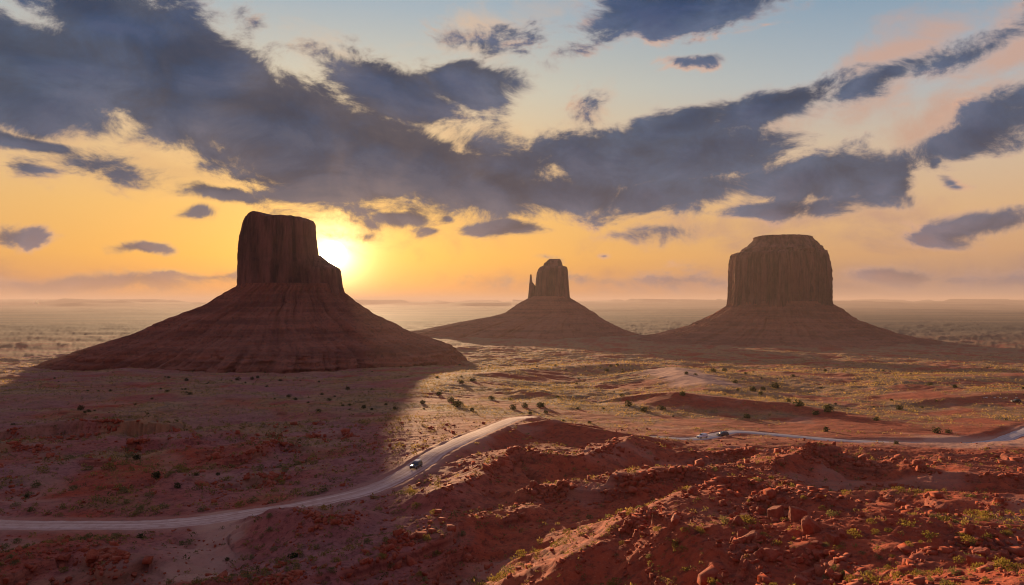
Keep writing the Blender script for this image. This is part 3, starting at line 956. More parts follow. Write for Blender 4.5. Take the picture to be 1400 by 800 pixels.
merrick = butte_root(1066, M_D, 'massive fluted butte with a capped top, broadest of the buttes, no sun beside it')
stack('cliff', merrick, M_D, [(344.5, 1012, 1127), (347, 1004.5, 1129), (350, 1002.5, 1130), (358, 1001, 1132), (371, 1000, 1134), (395, 999.4, 1134.5), (410, 998.6, 1134.8), (422, 997, 1136)],
      M_CLIFF, 900, 130, 0.85, 2.5, 0.075, 40, 0.10, 11, rough=0.006)
stack('cap_rock', merrick, M_D, [(322.6, 1046, 1092), (323.2, 1035, 1103), (324.6, 1031.5, 1107.5), (327, 1031, 1109), (329.6, 1030, 1111), (333, 1026, 1115), (337, 1023, 1119), (340.5, 1016.5, 1122), (342, 1015, 1124), (348, 1012, 1126)],
      M_CLIFF, 700, 90, 0.85, 2.5, 0.06, 36, 0.07, 13, strata=0.022, rough=0.012)
stack('talus_slope', merrick, M_D, [(412, 1001, 1132), (416, 997.5, 1135), (424, 985, 1148), (430, 976, 1155), (436, 963, 1164), (446, 944, 1190), (454, 918, 1212), (460, 890, 1240), (466, 855, 1280), (474, 800, 1340)],
      M_TALUS, 700, 120, 0.9, 2.1, 0.085, 34, 0.05, 16, strata=0.007, rough=0.02, rough_top=0)

east = butte_root(754, E_D, 'small distant butte with a thin thumb of rock standing at its side')
stack('tower', east, E_D, [(354.4, 751, 765), (355.2, 749.5, 766.5), (358.5, 746, 768), (360, 743.6, 768.4), (363.5, 742.5, 769.5), (365, 738, 775), (368, 735.6, 776), (373, 733.6, 776.8), (380, 732.6, 777), (389, 731.8, 777.8), (405, 730, 779.2), (412, 728, 781)],
      M_CLIFF, 420, 100, 0.8, 2.9, 0.045, 30, 0.03, 21)
stack('rock_thumb', east, E_D, [(375.2, 725, 726.4), (377, 724.4, 726.9), (381, 724.2, 727.2), (386, 723.8, 728), (389, 723.3, 730.5), (392, 723, 732.5), (400, 722.3, 734), (410, 721, 736)],
      M_CLIFF, 120, 60, 1.1, 2.2, 0.05, 9, 0.05, 24, rough_top=0.5)
stack('talus_slope', east, E_D, [(405, 727, 779), (408, 722, 781.5), (413, 712, 790), (417, 705, 797), (418.5, 704, 800), (423, 697, 806.5), (427.5, 691, 815), (433, 671, 821), (437, 646, 828), (443.6, 612, 840), (450, 580, 854), (458, 540, 876)],
      M_TALUS, 520, 110, 0.8, 2.1, 0.05, 30, 0.05, 26, strata=0.007, rough=0.02, rough_top=0)


# ------------------------------------------------------------------ roads
def ribbon(name, path, half, mat, n=9, seed=0):
    t = np.gradient(path[:, :2], axis=0)
    t /= np.linalg.norm(t, axis=1)[:, None]
    nrm = np.stack([-t[:, 1], t[:, 0]], -1)
    al = np.concatenate([[0], np.cumsum(np.linalg.norm(np.diff(path[:, :2], axis=0), axis=1))])
    off = np.linspace(-1, 1, n)
    wob = 1 + 0.14 * perlin(al / 11, al * 0 + 3.3, seed) + 0.12 * perlin(al / 3.5, al * 0 + 1.3, seed)
    wob2 = 1 + 0.14 * perlin(al / 10, al * 0 + 7.3, seed) + 0.12 * perlin(al / 3.5, al * 0 + 5.3, seed)
    V, UV = [], []
    for j, o in enumerate(off):
        w = half * np.where(o < 0, wob, wob2) * o
        z = path[:, 2] + 0.06 - 0.16 * (abs(o) ** 4)
        V.append(np.stack([path[:, 0] + nrm[:, 0] * w, path[:, 1] + nrm[:, 1] * w, z], -1))
        UV.append(np.stack([al, np.full_like(al, o * half)], -1))
    V, UV = np.stack(V, 1), np.stack(UV, 1)
    m = len(path)
    a = np.arange(m - 1)[:, None] * n + np.arange(n - 1)[None, :]
    q = np.stack([a, a + 1, a + n + 1, a + n], -1).reshape(-1, 4)[:, ::-1]
    ob = mesh_np(name, V.reshape(-1, 3), q, 4, mat, True)
    uvl = ob.data.uv_layers.new(name='UVMap')
    uvl.data.foreach_set('uv', UV.reshape(-1, 2)[q.ravel()].astype(np.float32).ravel())
    ob['kind'] = 'structure'
    return ob


ribbon('dirt_road', smooth_path(ROAD_A, 1.5), HALF_A, M_ROADA, 9, 3)
ribbon('gravel_road', smooth_path(ROAD_B, 1.5), HALF_B, M_ROADB, 9, 5)

# ------------------------------------------------------------------ vehicles
M_WHITE = plain_mat('white_car_paint', (0.78, 0.78, 0.76), 0.25, 0.0, 0.6)
M_DARK = plain_mat('dark_green_car_paint', (0.020, 0.030, 0.032), 0.22, 0.0, 0.6)
M_SILVER = plain_mat('grey_car_paint', (0.10, 0.10, 0.105), 0.25, 0.5, 0.6)
M_GLASS = plain_mat('tinted_car_glass', (0.018, 0.026, 0.032), 0.06, 0.0, 0.8)
M_TYRE = plain_mat('dusty_rubber', (0.022, 0.02, 0.019), 0.9)
M_RIM = plain_mat('alloy_rim', (0.45, 0.44, 0.43), 0.35, 0.9)
M_PLASTIC = plain_mat('black_plastic', (0.02, 0.02, 0.02), 0.6)
M_LAMP = plain_mat('clear_lamp_lens', (0.72, 0.72, 0.70), 0.08, 0.3, 0.8)
M_TAIL = plain_mat('red_lamp_lens', (0.40, 0.012, 0.01), 0.15, 0.0, 0.6)


def bm_obj(name, bm, mat, par, smooth=False):
    me = bpy.data.meshes.new(name)
    bmesh.ops.recalc_face_normals(bm, faces=bm.faces[:])
    bm.to_mesh(me)
    bm.free()
    if smooth:
        me.polygons.foreach_set('use_smooth', np.ones(len(me.polygons), dtype=bool))
    me.materials.append(mat)
    o = bpy.data.objects.new(name, me)
    COL.objects.link(o)
    o.parent = par
    return o


def loft(secs, bev=0.05):
    """secs: (y, z0, z1, half width low, half width high) along the car"""
    bm = bmesh.new()
    rings = []
    for (y, z0, z1, w0, w1) in secs:
        zm = z0 + (z1 - z0) * 0.55
        wm = max(w0, w1) + 0.02
        rings.append([bm.verts.new(p) for p in ((-w0, y, z0), (-wm, y, zm), (-w1, y, z1), (w1, y, z1), (wm, y, zm), (w0, y, z0))])
    for a, b in zip(rings[:-1], rings[1:]):
        for i in range(6):
            bm.faces.new((a[i], a[(i + 1) % 6], b[(i + 1) % 6], b[i]))
    bm.faces.new(rings[0])
    bm.faces.new(rings[-1][::-1])
    bmesh.ops.recalc_face_normals(bm, faces=bm.faces[:])
    if bev:
        bmesh.ops.bevel(bm, geom=bm.edges[:], offset=bev, segments=2, affect='EDGES', clamp_overlap=True)
    return bm


def slab(pts, th):
    """thin plate from a polygon, thickened along its normal"""
    bm = bmesh.new()
    vs = [Vector(p) for p in pts]
    n = (vs[1] - vs[0]).cross(vs[2] - vs[0]).normalized()
    a = [bm.verts.new(p + n * th) for p in vs]
    b = [bm.verts.new(p - n * th) for p in vs]
    bm.faces.new(a)
    bm.faces.new(b[::-1])
    for i in range(len(vs)):
        j = (i + 1) % len(vs)
        bm.faces.new((a[i], b[i], b[j], a[j]))
    return bm


def bbox(x0, x1, y0, y1, z0, z1, bev=0.02):
    bm = bmesh.new()
    bmesh.ops.create_cube(bm, size=1.0)
    for v in bm.verts:
        v.co = Vector(((x0 + x1) / 2 + v.co.x * (x1 - x0), (y0 + y1) / 2 + v.co.y * (y1 - y0), (z0 + z1) / 2 + v.co.z * (z1 - z0)))
    if bev:
        bmesh.ops.bevel(bm, geom=bm.edges[:], offset=bev, segments=2, affect='EDGES', clamp_overlap=True)
    return bm


def wheel(par, x, y, r=0.37, w=0.24):
    e = bmesh.new()
    prof = [(r * 0.62, -w / 2), (r * 0.93, -w / 2), (r, -w * 0.32), (r, w * 0.32), (r * 0.93, w / 2), (r * 0.62, w / 2)]
    n = 28
    rings = []
    for i in range(n):
        a = 2 * math.pi * i / n
        rings.append([e.verts.new((x + q, y + rr * math.cos(a), r + rr * math.sin(a))) for rr, q in prof])
    for i in range(n):
        a, b = rings[i], rings[(i + 1) % n]
        for j in range(len(prof)):
            k = (j + 1) % len(prof)
            e.faces.new((a[j], a[k], b[k], b[j]))
    t = bm_obj('wheel', e, M_TYRE, par, True)
    d = bmesh.new()
    bmesh.ops.create_cone(d, cap_ends=True, segments=24, radius1=r * 0.63, radius2=r * 0.58, depth=w * 0.86, matrix=Matrix.Translation((x, y, r)) @ Matrix.Rotation(R(90 if x > 0 else -90), 4, 'Y'))
    bm_obj('rim', d, M_RIM, t)


def make_suv(label, paint, roof_paint, loc, heading, rack=False, name='suv'):
    """heading: direction of the nose in plan"""
    rz = math.atan2(heading[1], heading[0]) - math.pi / 2
    e = empty(name, loc, rz)
    tag(e, label, 'car', 'cars on the desert roads')
    bm_obj('body', loft([(-2.34, 0.52, 0.95, 0.78, 0.80), (-2.28, 0.36, 1.04, 0.88, 0.90), (-1.2, 0.30, 1.08, 0.93, 0.92), (0.7, 0.30, 1.06, 0.93, 0.92), (1.0, 0.32, 1.03, 0.93, 0.90),
                         (1.95, 0.34, 0.97, 0.91, 0.84), (2.26, 0.38, 0.86, 0.86, 0.78), (2.36, 0.45, 0.78, 0.78, 0.70)], 0.06), paint, e, True)
    bm_obj('cabin', loft([(-2.20, 1.00, 1.10, 0.84, 0.82), (-1.98, 1.00, 1.66, 0.86, 0.70), (-1.0, 1.00, 1.74, 0.88, 0.70), (0.15, 1.00, 1.70, 0.88, 0.68), (0.98, 1.00, 1.06, 0.86, 0.84)], 0.04), paint, e, True)
    bm_obj('roof', loft([(-1.95, 1.665, 1.715, 0.68, 0.66), (-1.0, 1.74, 1.785, 0.69, 0.67), (0.12, 1.70, 1.745, 0.67, 0.65)], 0.015), roof_paint, e, True)
    bm_obj('windscreen', slab([(-0.72, 0.88, 1.15), (0.72, 0.88, 1.15), (0.60, 0.26, 1.645), (-0.60, 0.26, 1.645)], 0.022), M_GLASS, e)
    bm_obj('rear_window', slab([(0.70, -2.175, 1.18), (-0.70, -2.175, 1.18), (-0.60, -2.035, 1.58), (0.60, -2.035, 1.58)], 0.022), M_GLASS, e)
    for s in (-1, 1):
        for (y0, y1, y2, y3) in ((0.62, -0.50, -0.46, 0.14), (-0.60, -1.78, -1.70, -0.56)):
            bm_obj('side_window', slab([(s * 0.905, y0, 1.16), (s * 0.905, y1, 1.16), (s * 0.755, y2, 1.60), (s * 0.755, y3, 1.60)], 0.02), M_GLASS, e)
        for y in (-1.42, 1.45):
            wheel(e, s * 0.84, y)
        bm_obj('headlight', bbox(s * 0.76 - 0.15, s * 0.76 + 0.10, 2.22, 2.36, 0.68, 0.84), M_LAMP, e)
        bm_obj('tail_light', bbox(s * 0.80 - 0.08, s * 0.80 + 0.08, -2.36, -2.24, 0.78, 1.02), M_TAIL, e)
        bm_obj('mirror', bbox(s * 1.03 - 0.11, s * 1.03 + 0.08, 0.62, 0.76, 1.06, 1.22, 0.03), paint, e)
    bm_obj('bumper', bbox(-0.88, 0.88, 2.24, 2.45, 0.36, 0.58, 0.05), M_PLASTIC, e)
    bm_obj('rear_bumper', bbox(-0.88, 0.88, -2.45, -2.28, 0.38, 0.60, 0.05), M_PLASTIC, e)
    bm_obj('grille', bbox(-0.52, 0.52, 2.30, 2.385, 0.60, 0.80, 0.02), M_PLASTIC, e)
    if rack:
        rk = bm_obj('roof_rack', bbox(-0.62, 0.62, -1.75, -0.05, 1.84, 1.88, 0.01), M_WHITE, e)
        for s in (-1, 1):
            bm_obj('rail', bbox(s * 0.58 - 0.03, s * 0.58 + 0.03, -1.7, -0.1, 1.74, 1.838, 0.01), M_PLASTIC, rk)
    return e


def on_path(path, px):
    """nearest path point to a photo column, with its direction"""
    q = 700 + path[:, 0] / path[:, 1] * F
    i = int(np.argmin(np.abs(q - px)))
    i = min(max(i, 1), len(path) - 2)
    t = path[i + 1] - path[i - 1]
    return path[i], t[:2] / np.linalg.norm(t[:2])


pt, tg = on_path(PATH_A, 562)
make_suv('dark green car with a pale roof driving down the dirt road towards the viewer', M_DARK, M_WHITE, (pt[0] + 0.6, pt[1], pt[2] + 0.05), (-tg[0], -tg[1]), True)
pt, tg = on_path(PATH_B, 962)
make_suv('white car on the gravel road, ahead of a dark grey one', M_WHITE, M_WHITE, (pt[0], pt[1], pt[2] + 0.05), (-tg[0], -tg[1]))
hx, hy, hz = hit(988, 596)
make_suv('dark grey car pulled over at the edge of the gravel road behind the white one', M_SILVER, M_SILVER, (hx, hy, hz), (-0.98, -0.2))
hx, hy, hz = hit(1389, 550)
make_suv('black car parked on the sandy terrace beyond the gravel road', M_PLASTIC, M_PLASTIC, (hx, hy, hz), (-1.0, 0.1))
# ------------------------------------------------------------------ plants
def leaf_cloud(n, seed, hgt=0.8, up=0.5, ln=(0.16, 0.34), wd=0.10, lumps=5, gap=0.0, bottom=0.0, clump=0.34, limbs=False):
    """many narrow leaf sprays in the volume of a lumpy crown of radius about 1"""
    g = np.random.default_rng(seed)
    ca = g.uniform(0, 2 * np.pi, lumps)
    cr = g.uniform(0.25, 0.62, lumps) * (0.75 if limbs else 1.0)
    C = np.stack([np.cos(ca) * cr, np.sin(ca) * cr, g.uniform(0.25, 0.7, lumps) * hgt], -1)
    C[0] = (0, 0, 0.5 * hgt)
    Rl = g.uniform(clump, clump * 1.6, lumps)
    Rl[0] = 0.52
    i = g.integers(0, lumps, n)
    d = g.normal(size=(n, 3))
    d /= np.linalg.norm(d, axis=1)[:, None]
    p = C[i] + d * (Rl[i] * g.uniform(0.35, 1.0, n) ** 0.5)[:, None] * np.array([1, 1, 0.9])
    p[:, 2] = np.abs(p[:, 2] - bottom) + bottom
    ax = d + np.array([0, 0, up]) + 0.5 * g.normal(size=(n, 3))
    ax /= np.linalg.norm(ax, axis=1)[:, None]
    sd = np.cross(ax, g.normal(size=(n, 3)))
    sd /= np.linalg.norm(sd, axis=1)[:, None]
    L = g.uniform(*ln, n)[:, None]
    W = wd * g.uniform(0.6, 1.3, n)[:, None]
    V = np.stack([p - sd * W * 0.3, p + ax * L * 0.5 - sd * W, p + ax * L, p + ax * L * 0.5 + sd * W], 1)
    if limbs:                                     # boughs from the foot into each lump of the crown
        q = np.array([0, 0, -0.03])
        for c_ in C:
            for w_ in (np.array([0.06, 0, 0]), np.array([0, 0.06, 0])):
                V = np.concatenate([V, np.stack([q - w_, q + w_, c_ * 1.25 + w_ * 0.5, c_ * 1.25 - w_ * 0.5])[None]])
        n = len(V)
    Fq = np.arange(n * 4).reshape(n, 4)
    return V.reshape(-1, 3), Fq, np.repeat(g.uniform(0, 1, n), 4)


def stems(n, seed, h, r, spread):
    g = random.Random(seed)
    bm = bmesh.new()
    for i in range(n):
        a, l = g.uniform(0, 6.28), g.uniform(0.5, 1.0)
        tip = Vector((math.cos(a) * spread * l, math.sin(a) * spread * l, h * g.uniform(0.7, 1.0)))
        foot = Vector((math.cos(a) * 0.06, math.sin(a) * 0.06, -0.06))
        dv = tip - foot
        m = Matrix.Translation((tip + foot) / 2) @ dv.to_track_quat('Z', 'Y').to_matrix().to_4x4()
        bmesh.ops.create_cone(bm, cap_ends=True, segments=6, radius1=r, radius2=r * 0.35, depth=dv.length, matrix=m)
    return bm


def plant_mesh(name, mat, *a, **k):
    V, Fq, t = leaf_cloud(*a, **k)
    o = mesh_np(name, V, Fq, 4, mat, False, {'tone': t}, link=False)
    return o.data


BRUSH = [plant_mesh('shrub', M_BRUSH, 170, 100 + i, 0.85, 0.7, (0.18, 0.36), 0.06) for i in range(5)]
SAGE = [plant_mesh('shrub', M_SAGE, 170, 120 + i, 0.8, 0.4, (0.14, 0.28), 0.07) for i in range(5)]
JUNI = [plant_mesh('juniper', M_JUN, 260, 140 + i, 1.0, 0.35, (0.16, 0.32), 0.11, 7, clump=0.46, limbs=True) for i in range(6)]


def put(name, me, x, y, z, s, sz=None, rz=None):
    o = bpy.data.objects.new(name, me)
    o.location = (x, y, z)
    o.scale = (s, s, s if sz is None else sz)
    o.rotation_euler = (0, 0, random.uniform(0, 6.28) if rz is None else rz)
    COL.objects.link(o)
    return o


# the big shrubs of the nearest slope: leaves on visible stems
BIG = [
    (1166, 797, 15, 'big yellow-green shrub at the foot of the view, the widest on the near slope', M_BRUSH),
    (1186, 786, 9, 'greyer shrub just behind the widest yellow-green one on the near slope', M_SAGE),
    (1305, 786, 14, 'dark green shrub with bright tips below the square blocks on the near slope', M_SAGE),
    (1377, 732, 11, 'low wide bright green shrub alone on the crest of the near red slope', M_BRUSH),
    (1357, 755, 6, 'round yellow shrub beside the reddish blocks on the near slope', M_BRUSH),
    (1273, 794, 7, 'mid-size brown and green shrub next to a darker one on the near slope', M_SAGE),
    (1128, 747, 8, 'upright green shrub on top of the broken ledge of rock', M_SAGE),
    (1098, 682, 7, 'bright yellow shrub standing by itself on the smooth red crest', M_BRUSH),
    (1054, 695, 6, 'pale yellow tuft of brush among the blocks behind the broken ledge', M_BRUSH),
    (1024, 686, 5, 'yellow-green round shrub next to the heap of red blocks', M_BRUSH),
    (1086, 738, 6, 'yellow shrub at the foot of the split ledge', M_BRUSH),
    (1258, 742, 5, 'yellow tuft on the bare red soil above the near rills', M_BRUSH),
    (1221, 762, 6, 'pale straw-coloured tuft on the rilled red slope', M_BRUSH),
    (1383, 783, 7, 'straw-coloured shrub near the edge of the red slope below the blocks', M_BRUSH),
]
taken = []
for i, (px, py, hw, lab, mt) in enumerate(BIG):
    x, y, z = hit(px, min(py, 799))
    s = hw / F * y * 0.80
    e = empty('shrub', (x, y, z - 0.03))
    tag(e, lab, 'shrub', 'shrubs on the near red slope')
    V, Fq, t = leaf_cloud(520, 300 + i, 0.85, 0.75, (0.10, 0.24), 0.035, 8)
    f = mesh_np('foliage', V * np.array([s, s, s * 0.95]), Fq, 4, mt, False, {'tone': t})
    f.parent = e
    st_ = bm_obj('stems', stems(12, i, 0.62 * s, 0.022 * s, 0.6 * s), M_TWIG, e)
    taken.append((x, y, s))


def scatter(n, r0, r1, seed, a0=-36.5, a1=36.5):
    g = np.random.default_rng(seed)
    r = np.exp(g.uniform(np.log(r0), np.log(r1), n))
    a = np.radians(g.uniform(a0, a1, n))
    x, y = r * np.sin(a), r * np.cos(a)
    z, v, rk, pl = terrain(x, y)
    return g, x, y, z, v, rk, pl, r


def road_dist(x, y):
    return np.minimum(near_path(x, y, PATH_A, 40)[0], near_path(x, y, PATH_B, 40)[0])


# brush on the badlands: the 300 that show largest are things, the rest is one cover
g, x, y, z, v, rk, pl, r = scatter(42000, 47, 350, 21)
px = 700 + x / y * F
clumpy = fbm(x, y, 22, 3, 201) + 0.3 * fbm(x, y, 6, 2, 205)
right = sst(420, 640, px)
keep = g.uniform(0, 1, len(x)) < (0.10 + 0.6 * sst(0.05, 0.65, clumpy)) * (1 - 0.85 * pl) * (0.12 + 0.88 * sst(58, 95, r))
keep |= (g.uniform(0, 1, len(x)) < 0.34 * sst(-0.3, 0.4, clumpy) * (1 - 0.6 * pl)) & (px < 600) & (r > 100)
keep &= road_dist(x, y) > 5.5
size = np.clip(g.lognormal(-0.95, 0.5, len(x)), 0.16, 1.1) * (0.85 + 0.15 * right) * (1 + 0.75 * (1 - sst(520, 640, px)) * sst(130, 190, r)) * (0.8 + 0.2 * sst(60, 110, r))
for (tx, ty, ts) in taken:
    keep &= np.hypot(x - tx, y - ty) > ts + size + 0.3
vis = visible(x, y, z + size * 0.6) & (np.abs(px - 700) < 705) & (HY + (CZ - z) / y * F < 806)
app = np.where(keep & vis, size / y, 0)
order = np.argsort(-app)
SOLO = set()
n_solo = 0
for i in order:
    if app[i] <= 0 or n_solo >= 240:
        break
    yel = g.uniform() < (0.72 if px[i] > 520 else 0.25)
    o = put('shrub', random.choice(BRUSH if yel else SAGE), x[i], y[i], z[i] - 0.05, size[i], size[i] * g.uniform(0.75, 1.0))
    if px[i] > 1000 and r[i] < 105:
        zone, gz = 'on the nearest red slope of the badlands', 'near slope'
    elif px[i] > 520:
        zone, gz = 'scattered over the shaded red badlands', 'badlands'
    else:
        zone, gz = 'dotted over the dark ground beside the dirt road', 'dirt road'
    big = 'middling' if size[i] / y[i] > 0.0042 else 'small'
    c = 'yellow-green' if yel else 'grey-green'
    tag(o, f'{big} round {c} shrub {zone}', 'shrub', f'{big} {c} shrubs, {gz}')
    SOLO.add(int(i))
    n_solo += 1
rest = np.array([i for i in np.nonzero(keep)[0] if int(i) not in SOLO])


def merged_leaves(name, mat, x, y, z, s, n, seed, hgt=0.8, **kw):
    protos = [leaf_cloud(n, seed + i, hgt, 0.5, (0.3, 0.6), 0.13, 4, **kw) for i in range(6)]
    Vs, Ts = [], []
    gg = np.random.default_rng(seed)
    for i in range(6):
        idx = np.arange(len(x))[i::6]
        V, Fq, t = protos[i]
        a = gg.uniform(0, 6.28, len(idx))
        c, s_ = np.cos(a)[:, None], np.sin(a)[:, None]
        X = (V[None, :, 0] * c - V[None, :, 1] * s_) * s[idx, None] + x[idx, None]
        Y = (V[None, :, 0] * s_ + V[None, :, 1] * c) * s[idx, None] + y[idx, None]
        Zz = V[None, :, 2] * s[idx, None] + z[idx, None] - 0.04
        Vs.append(np.stack([X, Y, Zz], -1).reshape(-1, 3))
        Ts.append((0.35 * t[None, :] + 0.65 * gg.uniform(0, 1, (len(idx), 1))).ravel())
    V = np.vstack(Vs)
    o = mesh_np(name, V, np.arange(len(V)).reshape(-1, 4), 4, mat, False, {'tone': np.concatenate(Ts)})
    o['kind'] = 'stuff'
    return o


merged_leaves('scrub', M_SAGE2, x[rest], y[rest], z[rest], size[rest], 26, 400)
print('scrub', len(rest))

# scrub of the valley floor
g, x, y, z, v, rk, pl, r = scatter(90000, 170, 1500, 22)
px = 700 + x / y * F
keep = g.uniform(0, 1, len(x)) < np.clip(v * (0.4 + 0.6 * sst(-0.3, 0.4, fbm(x, y, 30, 3, 211))), 0, 1)
keep &= (road_dist(x, y) > 6)
keep &= visible(x, y, z + 1.0)
i = np.nonzero(keep)[0]
size = np.clip(g.lognormal(-0.75, 0.45, len(x)), 0.25, 1.6) * (1.15 + 0.9 * sst(300, 900, r))
merged_leaves('ground_cover', M_SAGE2, x[i], y[i], z[i], size[i], 9, 420)

# dry grass: blades catch the light from behind
g, x, y, z, v, rk, pl, r = scatter(200000, 150, 1700, 23)
keep = g.uniform(0, 1, len(x)) < np.clip(v * (0.15 + 0.75 * sst(-0.3, 0.5, fbm(x, y, 42, 5, 221, 0.6))), 0, 1)
keep &= visible(x, y, z + 0.6) & (road_dist(x, y) > 4.6)
i = np.nonzero(keep)[0]
n = len(i)
B = 5
h = (0.38 + 0.75 * sst(200, 1200, r[i])) * g.lognormal(-0.1, 0.4, n)
a = g.uniform(0, 6.28, (n, B))
ln_ = g.uniform(0.15, 0.75, (n, B)) * h[:, None]
wd = (0.10 + 0.16 * sst(300, 1300, r[i]))[:, None] * g.uniform(0.7, 1.3, (n, B))
bx = x[i][:, None] + g.normal(0, 0.16, (n, B)) * (0.6 + h[:, None])
by = y[i][:, None] + g.normal(0, 0.16, (n, B)) * (0.6 + h[:, None])
bz = np.repeat(z[i][:, None] - 0.05, B, 1)
wa = g.uniform(0, 6.28, (n, B))
v0 = np.stack([bx - np.cos(wa) * wd, by - np.sin(wa) * wd, bz], -1)
v1 = np.stack([bx + np.cos(wa) * wd, by + np.sin(wa) * wd, bz], -1)
v2 = np.stack([bx + np.cos(a) * ln_, by + np.sin(a) * ln_, bz + h[:, None] * g.uniform(0.8, 1.1, (n, B))], -1)
V = np.stack([v0, v1, v2], 2).reshape(-1, 3)
gr = mesh_np('grass', V, np.arange(len(V)).reshape(-1, 3), 3, M_STRAW, False, {'tone': np.repeat(np.clip(0.45 + 0.45 * fbm(x[i], y[i], 38, 4, 251) + g.uniform(-0.3, 0.3, n), 0, 1), B * 3)})
gr['kind'] = 'stuff'
print('grass', n)

# junipers and big dark bushes of the plain
JPX = [(625, 556, 9), (617, 549, 6), (647, 521, 5), (630, 524, 5), (600, 540, 5), (577, 552, 5), (540, 560, 4), (476, 533, 4), (598, 517, 3), (672, 546, 5), (702, 560, 5), (718, 557, 5), (742, 556, 4), (645, 562, 4),
       (860, 555, 6), (905, 560, 6), (880, 563, 6), (934, 541, 5), (1005, 524, 4), (975, 508, 5), (990, 508, 4), (1030, 535, 6), (1043, 533, 4), (1060, 530, 7), (1092, 555, 7), (1132, 563, 8), (1115, 567, 5),
       (1280, 592, 6), (1296, 592, 5), (1230, 560, 5), (1305, 530, 4), (1198, 575, 5), (830, 508, 4), (844, 500, 3), (938, 512, 4), (951, 513, 3), (1130, 590, 5), (1225, 607, 4),
       (230, 517, 3), (255, 521, 3), (325, 520, 4), (345, 519, 3), (352, 517, 3), (395, 543, 4), (404, 547, 3), (440, 540, 3), (383, 521, 3), (215, 653, 7), (243, 667, 6), (187, 628, 6), (268, 650, 4), (297, 650, 4), (36, 681, 4),
       (192, 736, 6), (402, 763, 8), (310, 766, 4)]
jl = {0: 'dark bushy juniper standing on the grassy plain beyond the roads', 1: 'dark rounded bush standing out on the shaded ground near the dirt road', 2: 'tiny dark bush on the far valley floor below the buttes'}
jg = {0: 'junipers on the grassy plain', 1: 'dark bushes by the dirt road', 2: 'far bushes on the valley floor'}
for (px_, py_, hw) in JPX:
    x_, y_, z_ = hit(px_, py_)
    s = hw / F * y_
    o = put('juniper', random.choice(JUNI), x_, y_, z_ - 0.05 * s, s, s * random.uniform(0.8, 1.15))
    kz = 1 if (px_ < 420 and py_ > 560) else 0
    tag(o, jl[kz], 'bush', jg[kz])
g, x, y, z, v, rk, pl, r = scatter(1500, 330, 1300, 25)
keep = (g.uniform(0, 1, len(x)) < np.clip(v + 0.05, 0, 1) * (0.15 + 0.5 * sst(0.1, 0.7, fbm(x, y, 90, 3, 231)))) & visible(x, y, z + 1) & (road_dist(x, y) > 8)
size = np.clip(g.lognormal(0.1, 0.35, len(x)), 0.6, 2.3)
app = np.where(keep, size / y, 0)
for i in np.argsort(-app)[:190]:
    if app[i] <= 0:
        break
    o = put('juniper', random.choice(JUNI), x[i], y[i], z[i] - 0.06, size[i], size[i] * g.uniform(0.75, 1.1))
    kz = 0 if r[i] < 600 else 2
    tag(o, jl[kz], 'bush', jg[kz])

# ------------------------------------------------------------------ rocks
def block_mesh(seed, sub=3, planes=9, squash=(1, 1, 0.8), rough=0.05, boxy=True):
    g = np.random.default_rng(seed)
    bm = bmesh.new()
    bmesh.ops.create_icosphere(bm, subdivisions=sub, radius=1.0)
    planes += 4
    N = g.normal(size=(planes, 3))
    ax6 = np.vstack([np.eye(3), -np.eye(3)]) + g.normal(0, 0.16, (6, 3))
    if boxy:
        N[:6] = ax6
    N /= np.linalg.norm(N, axis=1)[:, None]
    D = np.where(np.arange(planes) < 6, g.uniform(0.42, 0.66, planes), g.uniform(0.58, 0.8, planes))
    co = np.array([v.co[:] for v in bm.verts])
    dot = co @ N.T
    rr = np.where(dot > 0.05, D[None, :] / np.maximum(dot, 0.05), 9).min(1)
    rr = np.minimum(rr, 1.0) * 1.25
    rr *= 1 + rough * perlin(co[:, 0] * 3 + seed, co[:, 1] * 3 + co[:, 2] * 2, seed % 40) + rough * 0.6 * perlin(co[:, 0] * 7, co[:, 2] * 7 + co[:, 1] * 5 + seed, seed % 31)
    for v_, r_ in zip(bm.verts, rr):
        v_.co = v_.co * r_
        v_.co.x *= squash[0]
        v_.co.y *= squash[1]
        v_.co.z *= squash[2]
    me = bpy.data.meshes.new('boulder')
    bm.to_mesh(me)
    bm.free()
    me.materials.append(M_ROCK)
    return me


BLOCKS = [block_mesh(500 + i, 3, 8 + i % 5, (1, random.uniform(0.7, 1.0), random.uniform(0.6, 1.05))) for i in range(14)]
BOULD = [
    (1014, 735, 9, 'large rounded block in the heap of red rocks, the leftmost of the big ones'),
    (1034, 737, 7, 'tilted slab leaning in the heap of red rocks'),
    (1041, 762, 9, 'upright egg-shaped boulder with a lit side on the flat ledge'),
    (1054, 766, 8, 'squat dark boulder just beside the upright egg-shaped one'),
    (1061, 755, 7, 'boulder with a bright top behind the squat dark one'),
    (1066, 766, 5, 'small round boulder closing the row of boulders on the flat ledge'),
    (1333, 772, 12, 'big square reddish block on the near slope with a shaded side'),
    (1356, 778, 9, 'second square block half behind the big reddish one on the near slope'),
    (1371, 760, 8, 'pale-edged block on the crest above the square blocks'),
    (1290, 699, 9, 'dark rounded rock at the rim of the gully beyond the near crest'),
    (1232, 692, 9, 'low broad rock at the head of the gully'),
    (1328, 722, 6, 'small lit rock sitting on the near crest'),
    (1091, 712, 13, 'tall block of the split ledge with a lit left face'),
    (1110, 728, 12, 'rounded outcrop block next to the tall block of the split ledge'),
    (1060, 708, 15, 'broad dark block behind the boulder heap'),
    (1118, 762, 9, 'lit block low on the broken ledge'),
    (1140, 742, 9, 'pale block under the upright green shrub'),
    (1135, 782, 11, 'lit corner block at the lower end of the broken ledge'),
]
